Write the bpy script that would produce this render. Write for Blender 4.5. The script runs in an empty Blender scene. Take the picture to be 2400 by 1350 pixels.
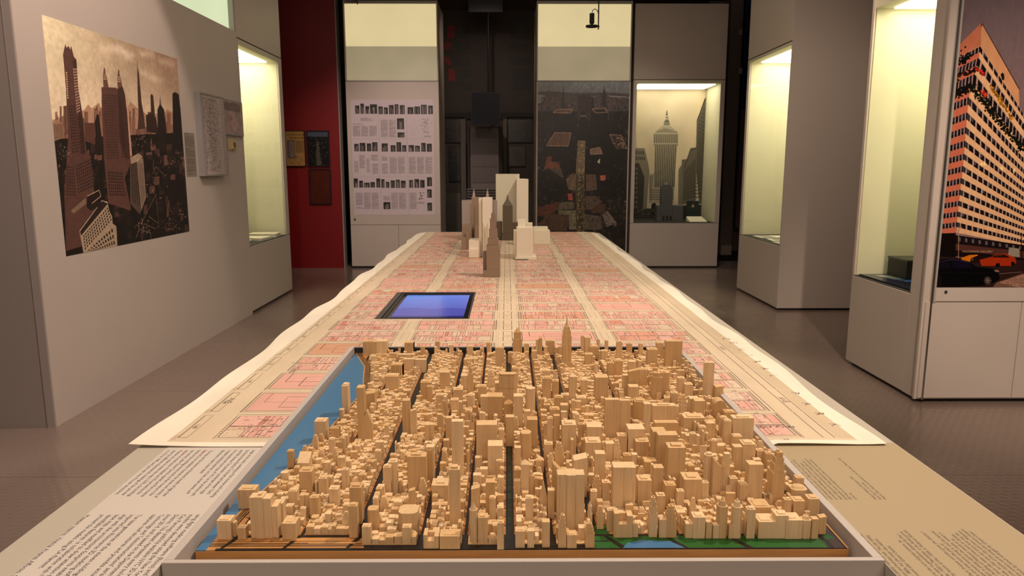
import bpy, bmesh, math, random
import numpy as np
from mathutils import Vector, Matrix

random.seed(7); np.random.seed(7)
SC = bpy.context.scene
COL = SC.collection

# ------------------------------------------------------------------ camera
EYE = 1.25
PITCH = math.atan(283 / 1700.0)
YAW = math.atan(12 / math.hypot(1700, 283))
cam = bpy.data.cameras.new('camera')
cam.lens = 36 * 1700 / 2400; cam.sensor_width = 36; cam.sensor_fit = 'HORIZONTAL'
cam.clip_start = 0.02; cam.clip_end = 60
cam.dof.use_dof = True; cam.dof.focus_distance = 1.35; cam.dof.aperture_fstop = 17
camo = bpy.data.objects.new('camera', cam); COL.objects.link(camo)
camo.location = (0, 0, EYE)
camo.rotation_euler = (math.pi / 2 - PITCH, 0, -YAW)
SC.camera = camo

# ------------------------------------------------------------------ world, exposure
wd = bpy.data.worlds.new('world'); SC.world = wd; wd.use_nodes = True
wd.node_tree.nodes['Background'].inputs[0].default_value = (0.9, 0.75, 0.6, 1)
wd.node_tree.nodes['Background'].inputs[1].default_value = 0.02
SC.view_settings.view_transform = 'Standard'; SC.view_settings.look = 'None'
SC.view_settings.gamma = 1; SC.view_settings.use_curve_mapping = False
SC.view_settings.exposure = 0.0
SC.cycles.max_bounces = 6; SC.cycles.diffuse_bounces = 3; SC.cycles.glossy_bounces = 3
SC.cycles.transparent_max_bounces = 12; SC.cycles.caustics_reflective = False
SC.cycles.caustics_refractive = False; SC.cycles.sample_clamp_indirect = 4

def spot(name, loc, to, power, size, blend=0.35, col=(1, .78, .55), rad=.04):
    l = bpy.data.lights.new(name, 'SPOT'); l.energy = power; l.spot_size = math.radians(size)
    l.spot_blend = blend; l.color = col; l.shadow_soft_size = rad
    o = bpy.data.objects.new(name, l); COL.objects.link(o); o.location = loc
    o.rotation_euler = (Vector(to) - Vector(loc)).to_track_quat('-Z', 'Y').to_euler()
    return o

def area(name, loc, to, power, sx, sy, col=(1, .82, .62)):
    l = bpy.data.lights.new(name, 'AREA'); l.energy = power; l.shape = 'RECTANGLE'
    l.size = sx; l.size_y = sy; l.color = col
    o = bpy.data.objects.new(name, l); COL.objects.link(o); o.location = loc
    o.rotation_euler = (Vector(to) - Vector(loc)).to_track_quat('-Z', 'Y').to_euler()
    return o

# track spots of the gallery (warm halogen), hung under the ceiling; the area lights are added fill
spot('key_spot', (1.5, 1.75, 3.35), (0.0, 1.45, 0.8), 225, 66, .6, (1, .82, .66))
spot('table_spot', (1.3, 2.5, 3.35), (0.0, 3.5, 0.8), 165, 70, .7, (1, .82, .67))
spot('near_spot', (-0.45, 1.35, 3.4), (-0.1, 1.1, 0.8), 105, 60, .8, (1, .80, .64))
area('front_fill', (0.3, -2.2, 2.7), (0.2, 4, 0.9), 48, 3.0, 1.2, (1, .79, .64))  # unseen fill added behind the camera to brighten surfaces facing it
spot('mural_spot', (-0.75, 3.5, 3.35), (-2.2, 3.85, 1.75), 125, 62, .22, (1, .78, .68))
spot('left_wash', (-0.9, 1.4, 3.3), (-2.3, 4.2, 0.4), 150, 80, .8, (1, .79, .66))
spot('right_front_spot', (1.3, 0.7, 3.3), (2.95, 3.74, .8), 560, 42, .9, (1, .79, .62))
spot('middle_right_fill', (1.0, 3.6, 3.4), (2.9, 6.28, .9), 120, 50, .9, (1, .79, .62))  # added lamp to brighten the plain end of the middle right case
spot('back_spot_one', (-0.9, 6.2, 3.4), (-1.35, 9.05, 1.2), 200, 50, .9, (1, .78, .70))
spot('back_spot_two', (1.0, 6.2, 3.4), (1.5, 9.05, 1.0), 85, 50, .9, (1, .83, .74))
spot('red_spot', (-2.3, 7.6, 3.4), (-2.4, 9.05, 0.2), 22, 60, .9, (1, .8, .62))
spot('recess_spot', (-0.3, 8.6, 3.4), (-0.3, 11.5, 1.6), 60, 70, .9, (1, .78, .66))
area('ceiling_bounce', (0, 3.0, 3.5), (0, 3.0, 0), 85, 6.0, 9.0, (1, .80, .64))

# ------------------------------------------------------------------ projection helpers
cp, sp, cy, sy = math.cos(PITCH), math.sin(PITCH), math.cos(YAW), math.sin(YAW)
def ray(x, y):
    a = (x - 1200) / 1700; b = (675 - y) / 1700
    return (a * cy + sy * cp + b * sy * sp, -a * sy + cy * cp + b * cy * sp, -sp + b * cp)
def onz(x, y, z):
    r = ray(x, y); t = (z - EYE) / r[2]; return (r[0] * t, r[1] * t)
def ony(x, y, Y):
    r = ray(x, y); t = Y / r[1]; return (r[0] * t, EYE + r[2] * t)
def proj(p):
    X, Y, Z = p; Z -= EYE
    a = X * cy - Y * sy; c = X * sy * cp + Y * cy * cp - Z * sp; b = X * sy * sp + Y * cy * sp + Z * cp
    return (1200 + 1700 * a / c, 675 - 1700 * b / c)

# ------------------------------------------------------------------ flat print drawing (numpy)
def homog(src, dst):
    A = []
    for (x, y), (u, v) in zip(src, dst):
        A.append([x, y, 1, 0, 0, 0, -u * x, -u * y, -u]); A.append([0, 0, 0, x, y, 1, -v * x, -v * y, -v])
    return np.linalg.svd(np.array(A, float))[2][-1].reshape(3, 3)

_font = {}
def line_tris(s):
    if s not in _font:
        c = bpy.data.curves.new('t', 'FONT'); c.body = s; c.resolution_u = 2
        o = bpy.data.objects.new('t', c); m = o.to_mesh(); m.calc_loop_triangles()
        v = np.array([x.co[:2] for x in m.vertices]).reshape(-1, 2)
        t = np.array([x.vertices[:] for x in m.loop_triangles], int).reshape(-1, 3)
        _font[s] = v[t] if len(t) else np.zeros((0, 3, 2))
        o.to_mesh_clear(); bpy.data.objects.remove(o); bpy.data.curves.remove(c)
    return _font[s]
_b = np.array([(i + .33, j + .33) for i in range(6) for j in range(6) if i + j < 6]) / 6.0
_bw = np.stack([1 - _b.sum(1), _b[:, 0], _b[:, 1]], 1)

class Cv:
    def __init__(s, w, h, bg=(1, 1, 1), world=None, zoom=None):
        s.w, s.h = w, h; s.a = np.empty((h, w, 3), np.float32); s.a[:] = bg; s.M = None
        if world:
            q = [proj(p) for p in world]
            if zoom: q = [((x - zoom[0]) * zoom[2], (y - zoom[1]) * zoom[2]) for x, y in q]
            s.M = homog(q, [(0, 0), (w, 0), (w, h), (0, h)])
    def t(s, pts):
        p = np.asarray(pts, float).reshape(-1, 2)
        if s.M is None: return p
        q = np.c_[p, np.ones(len(p))] @ s.M.T
        return q[:, :2] / q[:, 2:]
    def poly(s, pts, col, al=1.0, raw=False):
        p = np.asarray(pts, float) if raw else s.t(pts)
        x0, y0 = np.floor(p.min(0)).astype(int); x1, y1 = np.ceil(p.max(0)).astype(int) + 1
        x0 = max(x0, 0); y0 = max(y0, 0); x1 = min(x1, s.w); y1 = min(y1, s.h)
        if x1 <= x0 or y1 <= y0: return
        X = np.arange(x0, x1) + .5; Y = (np.arange(y0, y1) + .5)[:, None]
        m = np.zeros((y1 - y0, x1 - x0), bool); n = len(p)
        for i in range(n):
            ax, ay = p[i]; bx, by = p[(i + 1) % n]
            if ay == by: continue
            k = (ay > Y) != (by > Y)
            m ^= k & (X < (bx - ax) * (Y - ay) / (by - ay) + ax)
        r = s.a[y0:y1, x0:x1]
        if callable(col): cc = col(X, Y, r)[m]
        else: cc = np.asarray(col, np.float32)
        r[m] = r[m] * (1 - al) + cc * al
    def line(s, a, b, w, col, al=1.0):
        p = s.t([a, b]); d = p[1] - p[0]; L = math.hypot(*d) or 1; n = np.array([-d[1], d[0]]) / L * w / 2
        s.poly([p[0] + n, p[1] + n, p[1] - n, p[0] - n], col, al, raw=True)
    def path(s, pts, w, col, al=1.0, close=False):
        pts = list(pts) + ([pts[0]] if close else [])
        for a, b in zip(pts, pts[1:]): s.line(a, b, w, col, al)
    def rect(s, x0, y0, x1, y1, col, al=1.0):   # raw pixels
        x0, x1 = sorted((int(round(x0)), int(round(x1)))); y0, y1 = sorted((int(round(y0)), int(round(y1))))
        r = s.a[max(y0, 0):max(y1, 0), max(x0, 0):max(x1, 0)]; r[:] = r * (1 - al) + np.asarray(col, np.float32) * al
    def blur(s, k):
        for ax in (0, 1):
            for _ in range(2):
                p = np.concatenate([np.repeat(s.a.take([0], ax), k, ax), s.a, np.repeat(s.a.take([-1], ax), k, ax)], ax); cs = np.cumsum(p, ax, dtype=np.float64)
                n = s.a.shape[ax]; s.a = ((cs.take(range(2 * k, 2 * k + n), ax) - cs.take(range(0, n), ax)) / (2 * k)).astype(np.float32)
    def grid(s, q, nx, ny, col, fx=.55, fy=.6, jit=0.0, al=1.0, skip=0.0):
        q = np.asarray(q, float)
        def B(u, v): return (q[0] * (1 - u) + q[1] * u) * (1 - v) + (q[3] * (1 - u) + q[2] * u) * v
        for j in range(ny):
            for i in range(nx):
                if skip and random.random() < skip: continue
                u0 = (i + (1 - fx) / 2) / nx; u1 = u0 + fx / nx; v0 = (j + (1 - fy) / 2) / ny; v1 = v0 + fy / ny
                c = col
                if jit: k = 1 + random.uniform(-jit, jit); c = tuple(min(1, x * k) for x in col)
                s.poly([B(u0, v0), B(u1, v0), B(u1, v1), B(u0, v1)], c, al)
    def noise(s, amt, cells=8, oct=3, seed=0):
        rs = np.random.RandomState(seed); t = np.zeros((s.h, s.w), np.float32); A = 1.0
        for o in range(oct):
            n = cells * 2 ** o; g = rs.rand(n + 2, n + 2).astype(np.float32)
            yy = np.linspace(0, n, s.h); xx = np.linspace(0, n, s.w)
            yi = yy.astype(int); xi = xx.astype(int); fy = (yy - yi)[:, None]; fx = (xx - xi)[None]
            fy = fy * fy * (3 - 2 * fy); fx = fx * fx * (3 - 2 * fx)
            t += A * ((g[yi][:, xi] * (1 - fx) + g[yi][:, xi + 1] * fx) * (1 - fy) + (g[yi + 1][:, xi] * (1 - fx) + g[yi + 1][:, xi + 1] * fx) * fy - .5)
            A *= .5
        return t * amt
    def text(s, x, y, size, st, col, rot='R', al=1.0, sx=1.0):   # raw pixels; (x, y) = baseline start
        T = line_tris(st)
        if not len(T): return
        T = T * size * np.array([sx, 1.0])
        ar = np.abs((T[:, 1, 0] - T[:, 0, 0]) * (T[:, 2, 1] - T[:, 0, 1]) - (T[:, 2, 0] - T[:, 0, 0]) * (T[:, 1, 1] - T[:, 0, 1])) / 2
        P = np.einsum('kb,nbd->nkd', _bw, T).reshape(-1, 2); W = np.repeat(ar / len(_bw), len(_bw))
        if rot == 'R': px, py = x + P[:, 0], y - P[:, 1]
        elif rot == 'D': px, py = x + P[:, 1], y + P[:, 0]
        elif rot == 'L': px, py = x - P[:, 0], y + P[:, 1]
        else: px, py = x - P[:, 1], y - P[:, 0]
        xi = np.floor(px).astype(int); yi = np.floor(py).astype(int)
        ok = (xi >= 0) & (xi < s.w) & (yi >= 0) & (yi < s.h)
        xi, yi, W = xi[ok], yi[ok], W[ok]
        if not len(xi): return
        x0, y0 = xi.min(), yi.min(); m = np.zeros((yi.max() - y0 + 1, xi.max() - x0 + 1), np.float32)
        np.add.at(m, (yi - y0, xi - x0), W); m = np.clip(m * 1.15, 0, 1)[..., None] * al
        r = s.a[y0:y0 + m.shape[0], x0:x0 + m.shape[1]]; r[:] = r * (1 - m) + np.asarray(col, np.float32) * m
    def greek(s, x0, y0, x1, y1, n, col, al=.8):                # raw: lines of tiny print
        h = (y1 - y0) / n
        for i in range(n):
            e = x1 if random.random() < .8 else x0 + (x1 - x0) * random.uniform(.4, .9)
            x = x0
            while x < e:
                w = random.uniform(.03, .12) * (x1 - x0); s.rect(x, y0 + i * h, min(x + w, e), y0 + i * h + max(1, h * .5), col, al); x += w + max(1, (x1 - x0) * .015)
    def image(s, name):
        im = bpy.data.images.new(name, s.w, s.h, alpha=False)
        px = np.ones((s.h, s.w, 4), np.float32); px[..., :3] = np.clip(s.a[::-1], 0, 1)
        im.pixels.foreach_set(px.ravel()); im.update(); im.pack()
        return im

# ------------------------------------------------------------------ materials
def mat(name, col, rough=.6, metal=0, noise=0, nscale=6, bump=0, bscale=60, spec=.5, emis=None, estr=0, stretch=None):
    m = bpy.data.materials.new(name); m.use_nodes = True; nt = m.node_tree; N = nt.nodes; L = nt.links
    b = N['Principled BSDF']; b.inputs['Base Color'].default_value = (*col, 1)
    b.inputs['Roughness'].default_value = rough; b.inputs['Metallic'].default_value = metal
    b.inputs['Specular IOR Level'].default_value = spec
    tc = N.new('ShaderNodeTexCoord'); src = tc.outputs['Object']
    if stretch:
        mp = N.new('ShaderNodeMapping'); mp.inputs['Scale'].default_value = stretch
        L.new(src, mp.inputs[0]); src = mp.outputs[0]
    if noise:
        n = N.new('ShaderNodeTexNoise'); n.inputs['Scale'].default_value = nscale; n.inputs['Detail'].default_value = 5
        L.new(src, n.inputs['Vector'])
        r = N.new('ShaderNodeMapRange'); r.inputs[3].default_value = 1 - noise; r.inputs[4].default_value = 1 + noise
        L.new(n.outputs[0], r.inputs[0])
        v = N.new('ShaderNodeVectorMath'); v.operation = 'SCALE'; v.inputs[0].default_value = col
        L.new(r.outputs[0], v.inputs['Scale']); L.new(v.outputs[0], b.inputs['Base Color'])
    if bump:
        n2 = N.new('ShaderNodeTexNoise'); n2.inputs['Scale'].default_value = bscale; L.new(src, n2.inputs['Vector'])
        bp = N.new('ShaderNodeBump'); bp.inputs['Strength'].default_value = bump; bp.inputs['Distance'].default_value = .002
        L.new(n2.outputs[0], bp.inputs['Height']); L.new(bp.outputs[0], b.inputs['Normal'])
    if emis: b.inputs['Emission Color'].default_value = (*emis, 1); b.inputs['Emission Strength'].default_value = estr
    return m

def print_mat(name, img, rough=.45, emis=0, glit=0):
    m = bpy.data.materials.new(name); m.use_nodes = True; N = m.node_tree.nodes; L = m.node_tree.links
    b = N['Principled BSDF']; b.inputs['Roughness'].default_value = rough
    t = N.new('ShaderNodeTexImage'); t.image = img; t.extension = 'EXTEND'
    u = N.new('ShaderNodeUVMap'); u.uv_map = 'UVMap'; L.new(u.outputs[0], t.inputs[0])
    L.new(t.outputs[0], b.inputs['Base Color'])
    if emis: L.new(t.outputs[0], b.inputs['Emission Color']); b.inputs['Emission Strength'].default_value = emis
    if glit:
        n = N.new('ShaderNodeTexNoise'); n.inputs['Scale'].default_value = glit; tc = N.new('ShaderNodeTexCoord')
        L.new(tc.outputs['Object'], n.inputs['Vector'])
        bp = N.new('ShaderNodeBump'); bp.inputs['Strength'].default_value = .35; bp.inputs['Distance'].default_value = .0006
        L.new(n.outputs[0], bp.inputs['Height']); L.new(bp.outputs[0], b.inputs['Normal'])
    return m

def glow_mat(name, col, strength, vary=0.08):
    m = bpy.data.materials.new(name); m.use_nodes = True; N = m.node_tree.nodes; L = m.node_tree.links
    b = N['Principled BSDF']; b.inputs['Base Color'].default_value = (.12, .12, .10, 1); b.inputs['Roughness'].default_value = .4
    b.inputs['Emission Color'].default_value = (*col, 1)
    n = N.new('ShaderNodeTexNoise'); n.inputs['Scale'].default_value = 3; n.inputs['Detail'].default_value = 1
    tc = N.new('ShaderNodeTexCoord'); L.new(tc.outputs['Object'], n.inputs['Vector'])
    r = N.new('ShaderNodeMapRange'); r.inputs[3].default_value = strength * (1 - vary); r.inputs[4].default_value = strength * (1 + vary)
    L.new(n.outputs[0], r.inputs[0]); L.new(r.outputs[0], b.inputs['Emission Strength'])
    return m

def glass_mat():
    m = bpy.data.materials.new('clear_glass'); m.use_nodes = True; N = m.node_tree.nodes; L = m.node_tree.links
    N.remove(N['Principled BSDF']); o = N['Material Output']
    t = N.new('ShaderNodeBsdfTransparent'); t.inputs[0].default_value = (.985, .99, .975, 1)
    g = N.new('ShaderNodeBsdfGlossy'); g.inputs['Roughness'].default_value = .02
    f = N.new('ShaderNodeFresnel'); f.inputs[0].default_value = 1.3
    ge = N.new('ShaderNodeNewGeometry'); inv = N.new('ShaderNodeMath'); inv.operation = 'SUBTRACT'; inv.inputs[0].default_value = .45
    L.new(ge.outputs['Backfacing'], inv.inputs[1]); mu = N.new('ShaderNodeMath'); mu.operation = 'MULTIPLY'; mu.use_clamp = True
    L.new(inv.outputs[0], mu.inputs[0]); L.new(f.outputs[0], mu.inputs[1])
    x = N.new('ShaderNodeMixShader'); L.new(mu.outputs[0], x.inputs[0]); L.new(t.outputs[0], x.inputs[1]); L.new(g.outputs[0], x.inputs[2])
    L.new(x.outputs[0], o.inputs[0]); return m

def wood_mat(name, lo, hi, dark, rough=.55):
    m = bpy.data.materials.new(name); m.use_nodes = True; N = m.node_tree.nodes; L = m.node_tree.links
    b = N['Principled BSDF']; b.inputs['Roughness'].default_value = rough; b.inputs['Specular IOR Level'].default_value = .3
    at = N.new('ShaderNodeAttribute'); at.attribute_name = 'tint'
    sep = N.new('ShaderNodeSeparateColor'); L.new(at.outputs['Color'], sep.inputs[0])
    mx = N.new('ShaderNodeMix'); mx.data_type = 'RGBA'; L.new(sep.outputs[0], mx.inputs[0])
    mx.inputs[6].default_value = (*lo, 1); mx.inputs[7].default_value = (*hi, 1)
    geo = N.new('ShaderNodeNewGeometry')
    mp = N.new('ShaderNodeMapping'); mp.inputs['Scale'].default_value = (900, 900, 16)
    ad = N.new('ShaderNodeVectorMath'); ad.operation = 'ADD'
    cb = N.new('ShaderNodeCombineXYZ'); L.new(sep.outputs[1], cb.inputs[2])
    L.new(geo.outputs['Position'], mp.inputs[0]); L.new(mp.outputs[0], ad.inputs[0]); L.new(cb.outputs[0], ad.inputs[1])
    n = N.new('ShaderNodeTexNoise'); n.inputs['Scale'].default_value = 1; n.inputs['Detail'].default_value = 4
    L.new(ad.outputs[0], n.inputs['Vector'])
    r = N.new('ShaderNodeMapRange'); r.inputs[1].default_value = .56; r.inputs[2].default_value = .78; r.inputs[3].default_value = 0; r.inputs[4].default_value = .6
    L.new(n.outputs[0], r.inputs[0])
    mp2 = N.new('ShaderNodeMapping'); mp2.inputs['Scale'].default_value = (140, 140, 9); L.new(geo.outputs['Position'], mp2.inputs[0])
    n2 = N.new('ShaderNodeTexNoise'); n2.inputs['Scale'].default_value = 1; L.new(mp2.outputs[0], n2.inputs['Vector'])
    r2 = N.new('ShaderNodeMapRange'); r2.inputs[3].default_value = .80; r2.inputs[4].default_value = 1.16; L.new(n2.outputs[0], r2.inputs[0])
    m2 = N.new('ShaderNodeMix'); m2.data_type = 'RGBA'; L.new(r.outputs[0], m2.inputs[0]); L.new(mx.outputs[2], m2.inputs[6]); m2.inputs[7].default_value = (*dark, 1)
    v = N.new('ShaderNodeVectorMath'); v.operation = 'SCALE'; L.new(m2.outputs[2], v.inputs[0]); L.new(r2.outputs[0], v.inputs['Scale'])
    L.new(v.outputs[0], b.inputs['Base Color'])
    return m

M = {}
M['panel'] = mat('painted_panel', (.53, .455, .40), .42, noise=.05, nscale=2.5, bump=.06, bscale=180)
M['panel_edge'] = mat('panel_edge', (.36, .33, .30), .4)
M['case_light_soft'] = glow_mat('case_lamp_soft', (1, .91, .68), 4.6)
M['inner'] = mat('case_lining', (.66, .63, .46), .6, noise=.05, nscale=3)
M['joint'] = mat('shadow_joint', (.02, .018, .016), .7)
M['plinth'] = mat('plinth_black', (.012, .012, .012), .5)
M['red'] = mat('red_paint', (.19, .001, .002), .5, noise=.06, nscale=3)
M['glass'] = glass_mat()
M['case_light'] = glow_mat('case_lamp', (1, .92, .66), 8.5)
M['box_bright'] = glow_mat('lightbox_upper', (1, .80, .43), .70, .06)
M['box_dim'] = glow_mat('lightbox_lower', (.68, .53, .32), .45, .12)
M['box_green'] = glow_mat('lightbox_side', (.74, .84, .52), .85, .05)
M['dark'] = mat('dark_wall', (.05, .038, .032), .7, noise=.1)
M['black'] = mat('black_plastic', (.01, .01, .011), .4, spec=.25)
M['metal'] = mat('brushed_metal', (.55, .53, .5), .3, 1)
M['blackframe'] = mat('black_frame', (.012, .008, .008), .4)
M['greyframe'] = mat('grey_frame', (.28, .26, .25), .4)
M['tabletop'] = mat('table_laminate', (.47, .415, .335), .5, noise=.04, nscale=4, bump=.08, bscale=400)
M['tray'] = mat('tray_paint', (.50, .445, .40), .5, noise=.06, nscale=12, bump=.1, bscale=300)
M['cream'] = mat('cream_filament', (.86, .78, .62), .5, noise=.04, nscale=30, bump=.15, bscale=900, stretch=(1, 1, 12))
M['cream2'] = mat('pale_filament', (.76, .71, .54), .5, noise=.04, nscale=30, bump=.15, bscale=900, stretch=(1, 1, 12))
M['brown'] = mat('brown_filament', (.29, .205, .135), .55, noise=.04, nscale=30, bump=.15, bscale=900, stretch=(1, 1, 12))
M['darkbrown'] = mat('dark_brown_filament', (.10, .075, .04), .55, noise=.04, nscale=30)
M['lilac'] = mat('grey_filament', (.36, .30, .28), .55, noise=.04, nscale=30)
M['pinkish'] = mat('spire_filament', (.42, .30, .23), .55)
M['paperwhite'] = mat('paper_stock', (.78, .74, .66), .6)
M['greystone'] = mat('grey_model', (.10, .10, .10), .6, noise=.1, nscale=40)
M['switch'] = mat('yellowed_plastic', (.55, .42, .2), .5)
M['switchkey'] = mat('brown_key', (.12, .08, .04), .5)
M['blue'] = mat('blue_panel', (.006, .022, .11), .5)
M['ceiling'] = mat('ceiling_metal', (.30, .22, .16), .16, .9, bump=.1, bscale=3)
M['wood'] = wood_mat('balsa', (.60, .37, .155), (.82, .61, .365), (.30, .155, .055))
M['basewood'] = mat('base_wood', (.46, .22, .06), .45, noise=.28, nscale=14, stretch=(1, 8, 12))
M['pinkpaper'] = mat('label_card', (.80, .74, .55), .6)

def floor_mat():
    m = mat('embossed_metal_floor', (.31, .235, .195), .3, .35, noise=.10, nscale=1.3)
    N = m.node_tree.nodes; L = m.node_tree.links; b = N['Principled BSDF']
    geo = N.new('ShaderNodeNewGeometry'); mp = N.new('ShaderNodeMapping'); mp.inputs['Scale'].default_value = (22, 34, 1)
    L.new(geo.outputs['Position'], mp.inputs[0])
    br = N.new('ShaderNodeTexBrick'); br.inputs['Scale'].default_value = 1; br.offset = .5
    br.inputs['Mortar Size'].default_value = .36; br.inputs['Mortar Smooth'].default_value = .5
    br.inputs['Brick Width'].default_value = 1.0; br.inputs['Row Height'].default_value = 1.0
    br.inputs['Color1'].default_value = (1, 1, 1, 1); br.inputs['Color2'].default_value = (1, 1, 1, 1); br.inputs['Mortar'].default_value = (0, 0, 0, 1)
    L.new(mp.outputs[0], br.inputs[0])
    bp = N.new('ShaderNodeBump'); bp.inputs['Strength'].default_value = .5; bp.inputs['Distance'].default_value = .0015
    L.new(br.outputs['Fac'], bp.inputs['Height']); bp.invert = True; L.new(bp.outputs[0], b.inputs['Normal'])
    n = N.new('ShaderNodeTexNoise'); n.inputs['Scale'].default_value = 3; n.inputs['Detail'].default_value = 6
    L.new(geo.outputs['Position'], n.inputs['Vector'])
    r = N.new('ShaderNodeMapRange'); r.inputs[1].default_value = .3; r.inputs[2].default_value = .7; r.inputs[3].default_value = .15; r.inputs[4].default_value = .27
    L.new(n.outputs[0], r.inputs[0]); L.new(r.outputs[0], b.inputs['Roughness'])
    return m
M['floor'] = floor_mat()

# ------------------------------------------------------------------ mesh helpers
class MB:
    def __init__(s): s.v = []; s.f = []; s.tint = []
    def add(s, vs, fs, tint=None):
        o = len(s.v); s.v += vs; s.f += [tuple(i + o for i in f) for f in fs]; s.tint += [tint or (.5, 0)] * len(vs)
    def box(s, x0, x1, y0, y1, z0, z1, tint=None):
        s.add([(x0, y0, z0), (x1, y0, z0), (x1, y1, z0), (x0, y1, z0), (x0, y0, z1), (x1, y0, z1), (x1, y1, z1), (x0, y1, z1)],
              [(0, 3, 2, 1), (4, 5, 6, 7), (0, 1, 5, 4), (1, 2, 6, 5), (2, 3, 7, 6), (3, 0, 4, 7)], tint)
    def prism(s, pts, z0, z1, tint=None, top=None, zt=None):
        n = len(pts); top = top or pts; zt = zt or [z1] * n
        s.add([(x, y, z0) for x, y in pts] + [(x, y, z) for (x, y), z in zip(top, zt)],
              [tuple(range(n))[::-1], tuple(range(n, 2 * n))] + [(i, (i + 1) % n, n + (i + 1) % n, n + i) for i in range(n)], tint)
    def cone(s, pts, z0, apex, tint=None):
        n = len(pts)
        s.add([(x, y, z0) for x, y in pts] + [apex], [tuple(range(n))[::-1]] + [(i, (i + 1) % n, n) for i in range(n)], tint)
    def cyl(s, cx, cy_, r, z0, z1, n=16, tint=None, r2=None, ry=None):
        P = lambda R, k: [(cx + R * math.cos(2 * math.pi * i / n), cy_ + R * k * math.sin(2 * math.pi * i / n)) for i in range(n)]
        k = (ry / r) if ry else 1
        s.prism(P(r, k), z0, z1, tint, P(r if r2 is None else max(r2, 1e-5), k))
    def tube(s, a, b, r, n=10, tint=None):
        a = Vector(a); b = Vector(b); d = (b - a).normalized(); u = d.orthogonal().normalized(); w = d.cross(u)
        vs = [tuple(p + (u * math.cos(2 * math.pi * i / n) + w * math.sin(2 * math.pi * i / n)) * r) for p in (a, b) for i in range(n)]
        s.add(vs, [tuple(range(n))[::-1], tuple(range(n, 2 * n))] + [(i, (i + 1) % n, n + (i + 1) % n, n + i) for i in range(n)], tint)
    def build(s, name, m, parent=None, bevel=0, tint=False, smooth=False):
        me = bpy.data.meshes.new(name); me.from_pydata(s.v, [], s.f); me.materials.append(m)
        if tint:
            a = me.color_attributes.new('tint', 'FLOAT_COLOR', 'POINT')
            c = np.zeros((len(s.v), 4), np.float32); c[:, 0] = [t[0] for t in s.tint]; c[:, 1] = [t[1] for t in s.tint]; c[:, 3] = 1
            a.data.foreach_set('color', c.ravel())
        o = bpy.data.objects.new(name, me); COL.objects.link(o)
        if parent: o.parent = parent
        if bevel:
            b = o.modifiers.new('bevel', 'BEVEL'); b.width = bevel; b.segments = 2; b.limit_method = 'ANGLE'
        return o

def tag(o, label=None, cat=None, group=None, kind=None):
    if label: o['label'] = label
    if cat: o['category'] = cat
    if group: o['group'] = group
    if kind: o['kind'] = kind
    return o
def thing(name, label, cat, loc=(0, 0, 0), rz=0, group=None):
    o = bpy.data.objects.new(name, None); COL.objects.link(o); o.location = loc; o.rotation_euler = (0, 0, rz)
    o.empty_display_size = .1
    return tag(o, label, cat, group)
def boxo(name, m, parent, x0, x1, y0, y1, z0, z1, bevel=0):
    b = MB(); b.box(x0, x1, y0, y1, z0, z1); return b.build(name, m, parent, bevel)
def sheet(name, m, parent, p, u, v, t=.002):
    """flat print: p = lower left corner, u = width vector, v = height vector; face towards u x v"""
    p, u, v = Vector(p), Vector(u), Vector(v); n = u.cross(v).normalized() * t
    vs = [p + n, p + u + n, p + u + v + n, p + v + n, p, p + u, p + u + v, p + v]
    me = bpy.data.meshes.new(name)
    me.from_pydata([tuple(x) for x in vs], [], [(0, 1, 2, 3), (7, 6, 5, 4), (4, 5, 1, 0), (5, 6, 2, 1), (6, 7, 3, 2), (7, 4, 0, 3)])
    me.materials.append(m); uv = me.uv_layers.new(name='UVMap')
    tc = {0: (0, 0), 1: (1, 0), 2: (1, 1), 3: (0, 1), 4: (0, 0), 5: (1, 0), 6: (1, 1), 7: (0, 1)}
    for l in me.loops: uv.data[l.index].uv = tc[l.vertex_index]
    o = bpy.data.objects.new(name, me); COL.objects.link(o)
    if parent: o.parent = parent
    return o
def struct(o): o['kind'] = 'structure'; return o

# ------------------------------------------------------------------ floor, ceiling, walls
fl = MB(); fl.box(-6, 6, -3, 13, -.06, -.004); floor = struct(fl.build('floor', M['joint']))
tile_me = None
for j in range(11):
    for i in range(5):
        y0 = -1.79 + 1.15 * j - 1.15; x0 = -6.0 + 2.4 * i
        if tile_me is None:
            t = MB(); t.box(.0012, 2.3988, .0012, 1.1488, -.02, 0); o = t.build('floor_tile', M['floor'], floor); tile_me = o.data
        else:
            o = bpy.data.objects.new('floor_tile', tile_me); COL.objects.link(o); o.parent = floor
        o.location = (x0, y0, 0)
ce = MB(); ce.box(-6, 6, -3, 13, 3.62, 3.7); ceiling = struct(ce.build('ceiling', M['joint']))
pm = None
for j in range(9):
    for i in range(6):
        if pm is None:
            t = MB(); t.box(.003, 1.997, .003, 1.697, -.012, 0); o = t.build('ceiling_panel', M['ceiling'], ceiling); pm = o.data
        else:
            o = bpy.data.objects.new('ceiling_panel', pm); COL.objects.link(o); o.parent = ceiling
        o.location = (-6 + 2 * i, -2.6 + 1.7 * j, 3.621)
struct(boxo('wall_back', M['dark'], None, -6, 6, 11.6, 11.75, 0, 3.62))
struct(boxo('wall_near', M['panel'], None, -6, 6, -2.7, -2.6, 0, 3.62))
struct(boxo('wall_right', M['dark'], None, 5.8, 5.95, -2.6, 11.6, 0, 3.62))
struct(boxo('wall_far_left', M['dark'], None, -5.95, -5.8, -2.6, 11.6, 0, 3.62))
rw = struct(boxo('wall_red', M['red'], None, -3.9, -2.045, 9.05, 9.2, 0, 3.5))
boxo('end_cap', M['panel_edge'], rw, -2.045, -2.035, 9.06, 9.2, 0, 3.5)

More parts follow.
